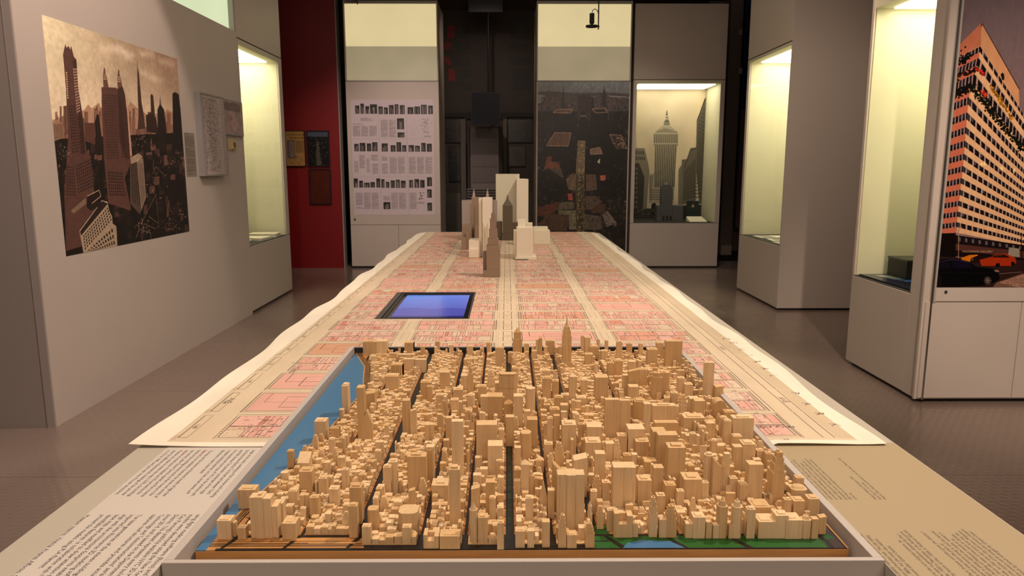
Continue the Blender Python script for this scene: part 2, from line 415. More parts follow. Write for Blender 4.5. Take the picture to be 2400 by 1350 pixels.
# left partition: two modules with a mural, a light box let in at the top
lw = struct(boxo('wall_left', M['panel'], None, -3.0, -2.2, 3.4, 6.17, .0, 2.335))
boxo('upper_panel', M['panel'], lw, -3.0, -2.2, 3.4, 5.03, 2.335, 3.17)
boxo('upper_trim', M['panel_edge'], lw, -3.0, -2.2, 6.13, 6.17, 2.335, 3.17)
boxo('light_panel', M['box_green'], lw, -2.30, -2.24, 5.03, 6.13, 2.335, 3.17)
boxo('corner_trim', mat('corner_trim_paint', (.34, .29, .265), .5), lw, -2.235, -2.2, 3.388, 3.4, 0, 3.17)
boxo('end_panel', mat('end_panel_shade_tone', (.30, .25, .23), .5), lw, -2.6, -2.245, 3.39, 3.4, 0, 3.17)  # colour darkened to put shade on the end face
boxo('top_rail', M['panel_edge'], lw, -3.0, -2.2, 5.03, 6.13, 3.15, 3.17)

# ------------------------------------------------------------------ display cases
def vitrine(label, loc, rz, w, d, ol, orr, zb, zt, depth, lamp=1.0, backmat=None, ztop=3.17, name='display_case', end=False):
    t = thing(name, label, 'display case', loc, rz)
    boxo('plinth', M['plinth'], t, .03, w - .03, .03, d - .03, 0, .02)
    wb = orr if end else w
    b = MB(); b.box(0, wb, 0, d, .02, zb - .006); b.build('base_panel', M['panel'], t, .002)
    boxo('shelf', M['joint'], t, .004, wb - .004, .004, d - .004, zb - .006, zb - .001)
    b = MB(); b.box(0, ol, 0, d, zb - .001, 2.29); b.build('side_panel', M['panel'], t)
    b = MB(); b.box(orr, w, 0, d, .02 if end else zb - .001, ztop if end else 2.29); b.build('side_panel', M['panel'], t)
    boxo('back_panel', backmat or M['inner'], t, ol, orr, depth, depth + .02, zb, zt)
    boxo('lining', M['inner'], t, ol, ol + .004, .02, depth, zb, zt)
    boxo('lining', M['inner'], t, orr - .004, orr, .02, depth, zb, zt)
    boxo('soffit', M['inner'], t, ol, orr, .004, d, zt, 2.29)
    boxo('light_diffuser', M['case_light_soft'] if rz == 0 else M['case_light'], t, ol + .05, orr - .05, .10, depth - .05, zt - .008, zt - .001)
    b = MB(); b.box(0, wb, 0, d, 2.298, ztop); b.build('upper_panel', M['panel'], t, .002)
    boxo('joint', M['joint'], t, .004, wb - .004, .004, d, 2.29, 2.298)
    boxo('glass_pane', M['glass'], t, ol, orr, .010, .016, zb, zt)
    for x in (ol, orr - .012):
        boxo('glazing_bead', M['panel'], t, x, x + .012, .001, .009, zb, zt)
    return t
vitrine('lit glass display case let into the left row beside the red wall', (-2.2, 6.175, 0), math.pi / 2, 1.18, .8, .015, 1.09, .585, 2.245, .68)
vitrine('back wall display case holding a tower photograph, grey model and book', (1.535, 9.05, 0), 0, 1.11, .8, .03, 1.07, .567, 2.255, .68)
vitrine('lit display case on the right with papers, its plain end facing the table', (2.385, 7.42, 0), -math.pi / 2, 1.135, 1.05, .045, 1.123, .575, 2.262, .8, end=True)
E_ = vitrine('near right display case with a black box and a blue board', (2.2, 4.56, 0), -math.pi / 2, .82, 1.3, .012, .685, .577, 2.185, 1.1, end=True)

# near case, face towards the table end: framed photograph, rail, doors
boxo('frame_post', M['panel'], E_, .806, .822, -.012, .03, .02, 3.17)
def on_e(name, m, x0, x1, z0, z1, t, t0=0.0):   # strips on the near face (world Y 3.74)
    return boxo(name, m, E_, .82 + t0, .82 + t, x0 - 2.2, x1 - 2.2, z0, z1)
on_e('metal_strip', M['metal'], 2.222, 2.232, .02, 3.17, .014)
on_e('frame_strip', M['panel_edge'], 2.234, 2.243, .55, 3.17, .018)
on_e('rail', M['panel'], 2.243, 3.5, .556, .628, .012)
on_e('door', M['panel'], 2.20, 2.704, .03, .550, .012)
on_e('door', M['panel'], 2.708, 3.5, .03, .550, .012)
lk = MB(); lk.cyl(0, 0, .008, 0, .006, 16); lo = lk.build('lock', M['metal'], E_); lo.rotation_euler = (0, math.pi / 2, 0); lo.location = (.832, .096, .607)

def light_cabinet(label, x0, x1):
    t = thing('light_box_cabinet', label, 'cabinet', (x0, 9.05, 0)); w = x1 - x0
    boxo('plinth', M['plinth'], t, .03, w - .03, .03, .77, 0, .02)
    boxo('carcass', M['panel'], t, 0, w, .02, .8, .02, 2.28)
    boxo('side_panel', M['panel'], t, 0, .014, .0, .8, 2.28, 3.2)
    boxo('side_panel', M['panel'], t, w - .014, w, .0, .8, 2.28, 3.2)
    boxo('top_rail', M['panel_edge'], t, .014, w - .014, 0, .8, 3.168, 3.2)
    boxo('light_panel', M['box_bright'], t, .014, w - .014, .03, .06, 2.685, 3.168)
    boxo('light_panel', M['box_dim'], t, .014, w - .014, .03, .06, 2.285, 2.683)
    boxo('glass_pane', M['glass'], t, .014, w - .014, .008, .014, 2.285, 3.168)
    boxo('ledge', M['panel_edge'], t, .0, w, .0, .03, 2.272, 2.285)
    return t
A_ = light_cabinet('back cabinet with glowing top and white text poster', -1.945, -.825)
boxo('front_panel', M['panel'], A_, .0, 1.12, .0, .02, .545, 2.268)
boxo('door', M['panel'], A_, .0, .592, .0, .02, .025, .54)
boxo('door', M['panel'], A_, .597, 1.12, .0, .02, .025, .54)
lk = MB(); lk.cyl(0, 0, .012, 0, .006, 14); lo = lk.build('lock', M['joint'], A_); lo.rotation_euler = (math.pi / 2, 0, 0); lo.location = (.055, 0, .61)
B_ = light_cabinet('back cabinet with glowing top above the aerial avenue photograph', .36, 1.50)
boxo('front_panel', M['panel'], B_, .0, 1.14, .0, .02, .025, 2.268)

# ------------------------------------------------------------------ prints
SEP = lambda k: tuple(np.array([.93, .74, .58]) * k + np.array([.0, .0, .0]) * (1 - k))
# -- sepia skyline mural on the left partition; drawn in the coordinates of the printed picture
W4 = [(-2.199, 3.612, 1.962), (-2.2, 5.035, 1.962), (-2.2, 5.035, .812), (-2.2, 3.612, .812)]
c = Cv(1250, 1010, (.8, .6, .45), W4, (90, 30, 2.328))
yy = np.linspace(0, 1, c.h)[:, None]; xx = np.linspace(0, 1, c.w)[None]
sky = np.array([.88, .82, .64]) * (1 - xx[..., None]) + np.array([.56, .40, .31]) * xx[..., None]
sky = sky * (1 - np.clip(yy * 2, 0, 1)[..., None]) + np.array([1.0, .88, .73]) * np.clip(yy * 2, 0, 1)[..., None]
n = c.noise(.15, 4, 5, 3)[..., None]; c.a[:] = np.clip(sky + n * np.array([1, .9, .8]), 0, 1)
for q in [((330, 190), (440, 175), (530, 235), (500, 262), (420, 215), (350, 215)), ((545, 300), (600, 335), (690, 372), (640, 375), (560, 335)), ((545, 210), (620, 215), (640, 235), (560, 235)), ((650, 250), (740, 275), (750, 292), (660, 270))]:
    c.poly(q, (.98, .88, .76), .6)
c.blur(14)
HZ = [(60, 590), (140, 560), (250, 530), (270, 500), (290, 520), (330, 490), (345, 540), (480, 520), (500, 485), (540, 520), (600, 560), (690, 540), (700, 525), (760, 560), (830, 600), (830, 900), (60, 900)]
c.poly(HZ, (.66, .44, .33), .75)
for i in range(90):
    x = random.uniform(70, 790); y = random.uniform(500, 640); w = random.uniform(8, 26)
    k = random.uniform(.32, .62); c.poly([(x, y), (x + w, y), (x + w, 760), (x, 760)], (k, k * .66, k * .5), .8)
c.poly([(60, 690), (830, 650), (840, 1400), (60, 1400)], (.085, .035, .028))
for i in range(520):
    x = random.uniform(80, 820); y = random.uniform(690, 1290) ; w = random.uniform(6, 34); h = random.uniform(6, 60)
    k = random.choice([.05, .07, .10, .14, .2, .3, .5]) * (1.15 - (y - 690) / 900); c.poly([(x, y), (x + w, y - 4), (x + w, y + h), (x, y + h + 3)], (k, k * .62, k * .5), .8)
def tower(pts, col): c.poly(pts, col)
def win(q, nx, ny, col, **k): c.grid(q, nx, ny, col, **k)
c.poly([(78, 600), (95, 580), (128, 600), (138, 680), (84, 700)], (.62, .45, .34)); win([(80, 605), (128, 605), (136, 680), (86, 690)], 6, 9, (.25, .14, .1))
c.poly([(138, 510), (150, 505), (158, 660), (142, 670)], (.4, .26, .2)); c.poly([(306, 600), (318, 550), (330, 560), (350, 730), (314, 750)], (.13, .07, .055))
c.poly([(250, 600), (305, 600), (310, 720), (255, 700)], (.36, .2, .16))
# first tower
c.poly([(133, 230), (146, 168), (152, 190), (165, 182), (172, 200), (178, 180), (184, 205), (193, 240), (207, 255), (212, 330), (222, 470), (240, 560), (262, 760), (285, 780), (302, 960), (310, 1250), (150, 1300), (140, 1000), (160, 700), (150, 420), (140, 300)], (.36, .21, .175))
c.poly([(185, 250), (207, 262), (218, 420), (240, 560), (255, 770), (235, 780), (215, 560), (200, 400)], (.27, .15, .12))
win([(147, 320), (157, 320), (165, 470), (155, 470)], 1, 12, (.9, .75, .62)); win([(187, 300), (212, 300), (228, 540), (208, 550)], 3, 16, (.86, .66, .52), fx=.5); win([(165, 500), (200, 500), (222, 760), (180, 770)], 4, 16, (.17, .09, .07)); win([(205, 560), (236, 560), (254, 760), (225, 770)], 3, 14, (.12, .06, .05))
win([(200, 830), (290, 790), (300, 950), (215, 990)], 8, 9, (.15, .08, .065)); win([(150, 830), (195, 840), (205, 1000), (150, 1000)], 5, 10, (.16, .08, .07))
# twin spired tower
c.poly([(343, 405), (420, 408), (470, 440), (490, 600), (512, 800), (470, 900), (505, 1080), (380, 1040), (360, 830), (345, 560)], (.37, .215, .18))
for x, y in ((358, 298), (436, 310)):
    c.poly([(x - 3, y + 8), (x, y), (x + 4, y + 2), (x + 7, y + 30), (x + 16, y + 62), (x + 24, y + 108), (x - 4, y + 112), (x - 7, y + 50)], (.42, .26, .21)); win([(x - 3, y + 35), (x + 8, y + 35), (x + 14, y + 70), (x - 5, y + 70)], 3, 3, (.85, .68, .56))
c.poly([(429, 415), (458, 400), (472, 450), (500, 700), (512, 790), (480, 800), (440, 700)], (.27, .15, .125))
c.poly([(478, 470), (484, 470), (510, 775), (500, 790)], (.78, .58, .47))
win([(350, 440), (424, 445), (440, 800), (372, 800)], 9, 24, (.16, .08, .065), fx=.45); win([(375, 860), (460, 870), (475, 1000), (385, 1000)], 8, 8, (.13, .065, .055)); win([(436, 460), (452, 460), (480, 790), (455, 790)], 2, 22, (.15, .08, .06))
# right hand spires
c.poly([(537, 245), (541, 300), (548, 330), (560, 480), (575, 560), (582, 630), (540, 640), (545, 560), (540, 430)], (.30, .175, .14)); win([(545, 400), (556, 400), (570, 560), (553, 560)], 2, 16, (.2, .1, .08))
c.poly([(610, 450), (618, 440), (626, 455), (634, 550), (640, 620), (615, 610)], (.26, .15, .12)); c.poly([(585, 560), (610, 545), (640, 570), (655, 660), (590, 650)], (.2, .11, .09))
c.poly([(648, 530), (660, 500), (663, 455), (667, 500), (685, 530), (698, 640), (695, 760), (652, 740)], (.13, .07, .055)); c.poly([(730, 440), (745, 432), (765, 445), (785, 640), (800, 760), (735, 740)], (.085, .045, .04))
# lit block, lower middle and front slab
c.poly([(498, 790), (540, 770), (570, 790), (588, 1010), (552, 1100), (500, 1040)], (.34, .25, .20)); win([(502, 820), (535, 815), (560, 1060), (510, 1030)], 4, 18, (.12, .07, .06)); c.poly([(535, 800), (570, 795), (586, 1000), (560, 1080)], (.55, .45, .37)); win([(540, 820), (568, 820), (583, 990), (562, 1050)], 4, 20, (.3, .2, .16))
c.poly([(500, 790), (545, 765), (570, 785), (540, 810), (505, 825)], (.8, .66, .55), .7)
c.poly([(222, 1190), (345, 1025), (375, 1030), (385, 1080), (400, 1110), (404, 1150), (424, 1165), (430, 1275), (245, 1315)], (.66, .55, .44))
c.poly([(345, 1025), (378, 1040), (232, 1215), (224, 1190)], (.16, .09, .07)); c.path([(224, 1192), (346, 1024), (376, 1036)], 3, (.85, .74, .62)); win([(240, 1215), (378, 1055), (402, 1130), (250, 1300)], 13, 5, (.13, .08, .06), fx=.5, fy=.62); win([(262, 1300), (405, 1165), (420, 1270), (300, 1300)], 10, 3, (.13, .08, .06), fx=.5)
c.poly([(175, 1080), (255, 1010), (262, 1040), (190, 1095)], (.5, .38, .3)); c.poly([(265, 1000), (330, 965), (340, 1000), (340, 1050), (285, 1080), (262, 1060)], (.12, .06, .05)); c.path([(265, 1000), (330, 967), (340, 1000), (290, 1040)], 4, (.72, .58, .46))
for q in (((560, 1150), (640, 990), (655, 1150), (600, 1110)), ((620, 880), (640, 840), (690, 890), (700, 880)), ((640, 1180), (575, 1150), (560, 1200)), ((700, 1000), (720, 1080), (735, 1090)), ((530, 1230), (550, 1180), (610, 1200), (615, 1240))):
    c.path(q, 3, (.6, .47, .38), .8)
for i in range(260):
    cx0, cy0, r = random.choice([(760, 1090, 60), (720, 1160, 45), (780, 800, 40), (690, 830, 50), (560, 1180, 50), (140, 770, 40), (560, 680, 50), (620, 950, 60)])
    x = random.gauss(cx0, r * .6); y = random.gauss(cy0, r * .45); k = random.uniform(.2, .8); c.poly([(x, y), (x + random.uniform(2, 12), y - 2), (x + 5, y + random.uniform(2, 9))], (k, k * .78, k * .63), .75)
g_ = c.a.mean(2, keepdims=True); c.a = (c.a * .80 + g_ * .20) * 1.10; c.a *= 1 + c.noise(.10, 60, 2, 5)[..., None]
mural = sheet('skyline_mural', print_mat('mural_print', c.image('mural_print'), .5), None, W4[3], (0, 1.423, 0), (0, 0, 1.15), .0015)
tag(mural, 'large sepia skyline photograph pasted on the left partition', 'mural')

# -- aerial photograph on the back cabinet
W4 = [(.375, 9.05, 2.268), (1.485, 9.05, 2.268), (1.485, 9.05, .16), (.375, 9.05, .16)]
c = Cv(620, 1180, (.05, .03, .03), W4, (1250, 180, 3.2125))
c.poly([(20, 30), (740, 30), (740, 200), (20, 200)], (.22, .22, .23)); 
for k in range(26): c.poly([(20, 30 + k * 5), (740, 30 + k * 5), (740, 35 + k * 5), (20, 35 + k * 5)], (.40 - .004 * k, .42 - .0045 * k, .44 - .005 * k))
c.poly([(20, 118), (110, 108), (300, 122), (520, 118), (740, 128), (740, 260), (20, 260)], (.22, .195, .195)); c.poly([(20, 135), (90, 140), (70, 190), (20, 210)], (.36, .38, .41)); c.poly([(560, 140), (740, 152), (740, 165), (580, 150)], (.40, .41, .44))
for i in range(1500):
    x = random.uniform(25, 730); y = 150 + random.random() ** 1.6 * 1180; s_ = .35 + (y - 150) / 700; w = random.uniform(8, 32) * s_; h = random.uniform(10, 50) * s_
    k = random.choice([.025, .03, .04, .05, .08, .12, .18]) + .13 * max(0, 1 - (y - 140) / 170); c.poly([(x, y), (x + w, y + random.uniform(-6, 6) * s_), (x + w * .9, y + h), (x, y + h)], (k * 1.15, k * .86, k * .78), .75)
    if random.random() < .3: c.poly([(x, y), (x + w, y), (x + w * .8, y - 6 * s_), (x + w * .2, y - 6 * s_)], (k * 2.6, k * 2, k * 1.7), .8)
c.poly([(205, 240), (212, 160), (222, 110), (225, 75), (228, 110), (238, 165), (242, 240)], (.13, .11, .115)); c.poly([(512, 225), (520, 130), (530, 95), (534, 62), (538, 95), (546, 130), (550, 225)], (.12, .10, .11))
c.poly([(332, 135), (430, 137), (434, 330), (332, 330)], (.17, .125, .12)); c.grid([(335, 145), (428, 145), (432, 320), (335, 320)], 18, 26, (.12, .085, .08), fx=.5); c.poly([(432, 155), (455, 158), (456, 300), (434, 300)], (.08, .06, .06)); c.line((332, 190), (432, 190), 2, (.05, .04, .04))
c.poly([(350, 300), (378, 245), (403, 300), (398, 480), (348, 480)], (.045, .03, .03)); c.poly([(350, 312), (355, 288), (395, 288), (403, 320), (390, 300), (360, 300)], (.30, .26, .22))
c.poly([(318, 720), (335, 480), (393, 480), (385, 700), (385, 1180), (325, 1180)], (.33, .28, .20)); c.poly([(318, 1180), (322, 730), (385, 730), (388, 1180)], (.20, .17, .12))
c.poly([(345, 760), (372, 760), (372, 1180), (345, 1180)], (.13, .12, .07))
for i in range(520):
    y = 485 + random.random() * 690; x = random.uniform(330, 384); c.poly([(x, y), (x + 3.5, y), (x + 3.5, y + 5), (x, y + 5)], random.choice([(.62, .48, .18), (.66, .55, .28), (.45, .40, .32), (.1, .08, .07), (.22, .18, .14)]), .9)
def roofb(r, body, rc=(.30, .2, .155)):
    c.poly(body, (.035, .022, .022)); c.poly(r, rc); c.path(r, 3, (.55, .43, .34), close=True)
roofb([(150, 270), (178, 244), (298, 246), (280, 274)], [(150, 270), (300, 250), (310, 420), (160, 420)])
roofb([(98, 520), (160, 420), (284, 422), (262, 522)], [(98, 520), (284, 430), (322, 725), (240, 740)])
roofb([(442, 242), (540, 238), (556, 268), (470, 272)], [(432, 270), (556, 266), (545, 520), (425, 560)], (.10, .07, .06))
c.grid([(440, 310), (545, 310), (500, 500), (432, 500)], 10, 26, (.11, .08, .06), fx=.7, fy=.35, jit=.5)
roofb([(575, 435), (660, 440), (705, 540), (620, 535)], [(560, 470), (700, 540), (700, 640), (480, 700), (520, 560)], (.2, .14, .11))
for i in range(24): x = random.uniform(590, 670); y = random.uniform(450, 520); c.poly([(x, y), (x + 16, y), (x + 20, y + 9), (x + 5, y + 9)], random.choice([(.05, .03, .03), (.4, .3, .25)]))
roofb([(428, 545), (500, 530), (520, 580), (430, 585)], [(420, 585), (520, 580), (470, 720), (392, 700)], (.35, .27, .22))
for q, cc in [([(105, 600), (145, 600), (130, 640), (200, 640), (205, 710), (170, 690), (80, 695)], (.36, .19, .12)), ([(245, 770), (300, 725), (318, 730), (318, 855), (265, 850)], (.34, .26, .2)), ([(395, 735), (470, 735), (480, 850), (395, 860)], (.29, .21, .165)), ([(260, 880), (292, 878), (298, 930), (262, 930)], (.55, .2, .13)), ([(30, 985), (190, 940), (185, 990), (90, 1060), (30, 1040)], (.3, .14, .085)), ([(195, 945), (305, 940), (302, 995), (190, 1000)], (.3, .26, .19)),
              ([(185, 1005), (320, 1005), (322, 1150), (270, 1150), (265, 1040), (190, 1035)], (.34, .31, .22)), ([(30, 1110), (120, 1030), (270, 1042), (250, 1160), (60, 1170)], (.24, .155, .105)), ([(430, 960), (545, 955), (548, 1025), (440, 1025)], (.24, .14, .10)), ([(390, 900), (470, 895), (520, 940), (430, 1000), (395, 1000)], (.26, .2, .165)), ([(520, 1040), (560, 1010), (630, 1100), (550, 1130)], (.36, .31, .27)), ([(500, 745), (545, 738), (545, 780), (505, 780)], (.6, .28, .2)), ([(480, 640), (502, 615), (500, 655)], (.75, .68, .6)), ([(60, 700), (210, 690), (235, 790), (180, 780)], (.25, .2, .18)), ([(385, 1030), (500, 1050), (520, 1150), (385, 1150)], (.26, .22, .19))]:
    c.poly(q, cc); 
    for t in range(6):
        u = t / 6; a = np.array(q[0]) * (1 - u) + np.array(q[-1]) * u; b = np.array(q[1]) * (1 - u) + np.array(q[2]) * u; c.line(a, b, 1.6, tuple(.5 * x for x in cc), .8)
c.poly([(20, 740), (110, 690), (250, 780), (255, 880), (190, 925), (60, 900)], (.03, .02, .02), .75); c.poly([(500, 800), (680, 690), (690, 820), (600, 920), (500, 920)], (.03, .02, .022), .8)
for i in range(1100):
    y = 260 + random.random() ** .8 * 1050; x = random.uniform(25, 700); s_ = .4 + (y - 200) / 900
    if 322 < x < 392 and y > 470: continue
    k = random.choice([.05, .08, .12, .18, .26]); w = random.uniform(3, 13) * s_; h = random.uniform(2, 9) * s_; c.poly([(x, y), (x + w, y + random.uniform(-3, 3)), (x + w, y + h), (x, y + h)], (k * 1.2, k * .93, k * .78), .6)
for q in (((160, 275), (300, 272), (305, 415), (170, 415)), ((100, 525), (260, 528), (300, 700), (200, 690)), ((565, 480), (690, 545), (690, 640), (540, 660))):
    c.grid(q, 26, 14, (.075, .05, .045), fx=.5, fy=.8)
g_ = c.a.mean(2, keepdims=True); c.a = (c.a * .78 + g_ * .22) * 1.5 * (1 + c.noise(.22, 70, 2, 8)[..., None])
tag(sheet('aerial_photograph', print_mat('aerial_print', c.image('aerial_print'), .35), None, (.375, 9.05, .16), (1.11, 0, 0), (0, 0, 2.108)), 'tall dark aerial photograph of an avenue on the back cabinet', 'photograph')

# -- text poster
W4 = [(-1.893, 9.05, 2.06), (-.892, 9.05, 2.06), (-.892, 9.05, .665), (-1.893, 9.05, .665)]
Z4 = [((proj(p)[0] - 810) * 3.552, (proj(p)[1] - 180) * 3.552) for p in W4]
c = Cv(640, 892, (.80, .74, .76)); PX = lambda x: (x - 38) / 695 * 640 if True else x
def PP(x, y): k = (y - 185) / 965; return ((x - (38 + 36 * k)) / (692 - 12 * k) * 640, k * 892)
rs = random.Random(3)
def thumb(x0, y0, x1, y1):
    a = PP(x0, y0); b = PP(x1, y1); c.rect(a[0], a[1], b[0], b[1], (.09, .07, .07)); w = b[0] - a[0]; h = b[1] - a[1]
    for i in range(7):
        k = rs.uniform(.15, .62); x = a[0] + rs.uniform(.1, .7) * w; c.rect(x, a[1] + rs.uniform(.1, .6) * h, x + w * rs.uniform(.08, .3), b[1] - 2, (k, k * .92, k * .9), .8)
for r in [(77, 235, 115, 302), (120, 220, 154, 302), (162, 240, 198, 302), (202, 225, 262, 302), (272, 242, 310, 305), (317, 250, 352, 305), (360, 230, 402, 305), (407, 224, 442, 305), (450, 232, 494, 305), (516, 248, 566, 305), (572, 242, 622, 305), (627, 228, 678, 305), (688, 235, 729, 305),
          (428, 340, 488, 430), (433, 456, 493, 498), (70, 550, 110, 612), (116, 542, 166, 612), (175, 546, 214, 612), (220, 537, 266, 612), (300, 546, 353, 614), (375, 562, 418, 616), (424, 537, 466, 616), (472, 562, 508, 616), (526, 560, 572, 616), (580, 566, 622, 616), (631, 542, 671, 616), (679, 548, 722, 616),
          (66, 840, 104, 916), (112, 858, 145, 916), (152, 875, 202, 916), (208, 870, 246, 916), (256, 840, 290, 916), (298, 846, 328, 918), (336, 868, 367, 918), (377, 856, 413, 920), (420, 850, 456, 920), (463, 858, 505, 920), (533, 852, 568, 918), (577, 845, 618, 918), (625, 852, 664, 918), (683, 830, 725, 905), (685, 932, 725, 1003), (687, 1045, 728, 1115), (317, 1040, 376, 1100)]: thumb(*r)
for r in [(58, 400, 122, 490), (128, 400, 188, 490), (196, 400, 262, 490), (290, 350, 355, 495), (360, 350, 422, 495), (70, 692, 110, 790), (112, 640, 162, 755), (172, 670, 205, 790), (212, 640, 272, 690), (222, 715, 275, 800), (302, 650, 350, 692), (303, 715, 355, 800), (368, 660, 432, 800), (437, 660, 498, 800), (528, 660, 590, 800), (597, 660, 660, 800), (667, 660, 727, 800),
          (82, 962, 146, 1070), (152, 960, 212, 1100), (217, 960, 280, 1100), (315, 988, 376, 1028), (382, 960, 442, 1100), (447, 960, 510, 1100), (536, 960, 600, 1100), (604, 1036, 664, 1056), (657, 480, 717, 497), (122, 338, 226, 364), (85, 1082, 150, 1098)]:
    a = PP(r[0], r[1]); b = PP(r[2], r[3]); c.greek(a[0], a[1], b[0], b[1], max(2, int((b[1] - a[1]) / 3.2)), (.42, .38, .38), .9)
a = PP(57, 385); c.greek(a[0], a[1], a[0] + 120, a[1] + 7, 1, (.2, .18, .18))
for i in range(90): a = PP(rs.gauss(660, 22), rs.uniform(340, 460)); c.rect(a[0], a[1], a[0] + rs.uniform(2, 6), a[1] + rs.uniform(2, 6), (.25, .22, .22), .8)
for i in range(16):
    a = PP(610 + rs.random() * 40, 955 + rs.random() * 60); c.rect(a[0], a[1], a[0] + 9, a[1] + 8, (.4, .36, .35), .8)
for k in (552, 572):
    pts = [PP(k + rs.uniform(-28, 28), 340 + i * 9 + (k - 552) * 4) for i in range(9)]
    for p, q in zip(pts, pts[1:]): c.poly([p, q, (q[0] + 1.5, q[1]), (p[0] + 1.5, p[1])], (.5, .46, .45), raw=True)
c.rect(212, 0, 214, 892, (.62, .57, .58)); c.rect(430, 0, 432, 892, (.62, .57, .58)); c.rect(0, 300, 640, 302, (.7, .65, .66)); c.rect(0, 590, 640, 592, (.7, .65, .66))
po = tag(sheet('text_poster', print_mat('poster_print', c.image('poster_print'), .5), None, (-1.893, 9.05, .665), (1.001, 0, 0), (0, 0, 1.395)), 'white poster of small building photographs and text on the back cabinet', 'poster')

# -- photograph at the back of the right-hand back case
W4 = [(1.57, 9.728, 2.253), (2.60, 9.728, 2.253), (2.60, 9.728, .57), (1.57, 9.728, .57)]
c = Cv(620, 1013, (.75, .68, .55), W4, (1470, 180, 2.933))
c.a[:] = np.array([.72, .66, .56]) * (1 + c.noise(.16, 3, 3, 11)[..., None])
G = lambda k: (k, k * .93, k * .80)
c.poly([(478, 300), (535, 150), (560, 100), (560, 900), (495, 870), (470, 600)], G(.34)); c.path([(482, 300), (536, 150)], 7, G(.12)); c.grid([(488, 330), (532, 200), (522, 840), (470, 840)], 5, 22, G(.15), fx=.5)
c.poly([(375, 570), (410, 565), (435, 490), (478, 485), (472, 850), (380, 880)], G(.36)); c.path([(392, 630), (432, 510), (478, 488)], 4, G(.13)); c.grid([(392, 650), (470, 560), (470, 830), (385, 850)], 8, 12, G(.16)); c.poly([(352, 640), (375, 600), (380, 880), (350, 880)], G(.42))
c.poly([(25, 430), (52, 470), (50, 490), (118, 490), (140, 580), (152, 650), (130, 940), (25, 950)], G(.42)); c.grid([(55, 500), (116, 505), (125, 580), (55, 580)], 5, 2, G(.2)); c.poly([(25, 600), (78, 592), (118, 690), (105, 930), (25, 930)], G(.17)); c.grid([(30, 620), (72, 615), (70, 910), (28, 910)], 3, 9, G(.45), fx=.4); c.poly([(150, 670), (185, 665), (185, 860), (150, 870)], G(.5)); c.grid([(150, 680), (183, 680), (183, 850), (150, 850)], 4, 12, G(.28))
c.poly([(180, 395), (200, 375), (212, 360), (255, 330), (288, 330), (322, 360), (345, 380), (352, 400), (350, 470), (342, 480), (330, 640), (318, 870), (160, 870), (185, 640), (190, 480), (180, 470)], G(.58))
for i in range(12):
    x = 192 + i * 12.6; c.poly([(x, 470), (x + 6, 470), (x + 2 - i * .7, 760), (x - 6 - i * .7, 760)], G(.2), .85)
for i in range(13): x = 184 + i * 12.8; c.poly([(x, 395), (x + 6, 395), (x + 6, 455), (x, 455)], G(.2), .85)
for i in range(11): x = 205 + i * 11; c.poly([(x, 352 + abs(i - 5) * 4), (x + 5, 352 + abs(i - 5) * 4), (x + 5, 372), (x, 378)], G(.18), .8)
c.line((180, 468), (350, 468), 3, G(.16)); c.line((196, 378), (346, 380), 3, G(.16)); c.grid([(165, 770), (320, 770), (318, 850), (160, 850)], 14, 5, G(.2))
c.poly([(250, 330), (254, 305), (262, 300), (264, 262), (271, 230), (275, 232), (279, 262), (284, 300), (290, 308), (292, 330)], G(.34)); c.line((252, 318), (290, 318), 3, G(.7)); c.grid([(262, 262), (280, 262), (282, 298), (260, 298)], 3, 2, G(.75))
c.poly([(20, 935), (150, 905), (250, 905), (420, 880), (520, 880), (520, 1010), (20, 1010)], G(.16)); c.poly([(165, 880), (175, 868), (190, 866), (200, 880), (200, 925), (165, 925)], G(.07))
for i in range(120): x = random.uniform(25, 230); y = random.uniform(905, 945); c.poly([(x, y), (x + 10, y - 3), (x + 11, y + 5), (x, y + 6)], G(random.choice([.05, .09, .35])), .85)
c.a = np.clip(c.a * 1.12, 0, .97)
tag(sheet('tower_photograph', print_mat('tower_print', c.image('tower_print'), .6), None, (1.572, 9.725, .57), (1.026, 0, 0), (0, 0, 1.683), .002), 'pale photograph of an ornate office tower inside the back case', 'photograph')

# -- colour photograph of a banded building, near right case
W4 = [(2.244, 3.72, 2.9), (3.48, 3.72, 2.9), (3.48, 3.72, .63), (2.244, 3.72, .63)]
c = Cv(1090, 2000, (.40, .37, .42), W4, (2180, 30, 2.0136))
v_ = np.linspace(0, 1, c.h)[:, None, None]; c.a[:] = np.array([.34, .31, .36]) * (1 - v_) + np.array([.55, .43, .40]) * v_
RV, LV = np.array([912., 1200.]), np.array([-1870., 1250.])
def to(p, V, x): p = np.array(p, float); t = (x - p[0]) / (V[0] - p[0]); return tuple(p + (V - p) * t)
XR, XL = 700, -40
c.poly([(140, 155), (250, 45), (428, 360), (430, 500), (247, 200), (120, 240)], (.78, .56, .40)); c.poly([(140, 155), (250, 45), (247, 150), (126, 215)], (.72, .42, .31)); c.poly([(250, 45), (256, 48), (432, 360), (428, 362)], (.25, .12, .1)); c.poly([(247, 52), (253, 44), (255, 60), (249, 66)], (.45, .2, .16))
for x, y in ((150, 175), (170, 158), (150, 198)): c.poly([(x, y), (x + 9, y - 5), (x + 9, y + 3), (x, y + 8)], (.12, .05, .06))
bt = [155, 210, 285, 395, 468, 537, 602, 664, 722, 779, 834, 887, 938, 988]
def cx(y): return np.interp(y, [150, 200, 290, 345, 346, 400, 500, 700, 970, 1100], [247, 241, 218, 212, 200, 190, 181, 166, 136, 128])
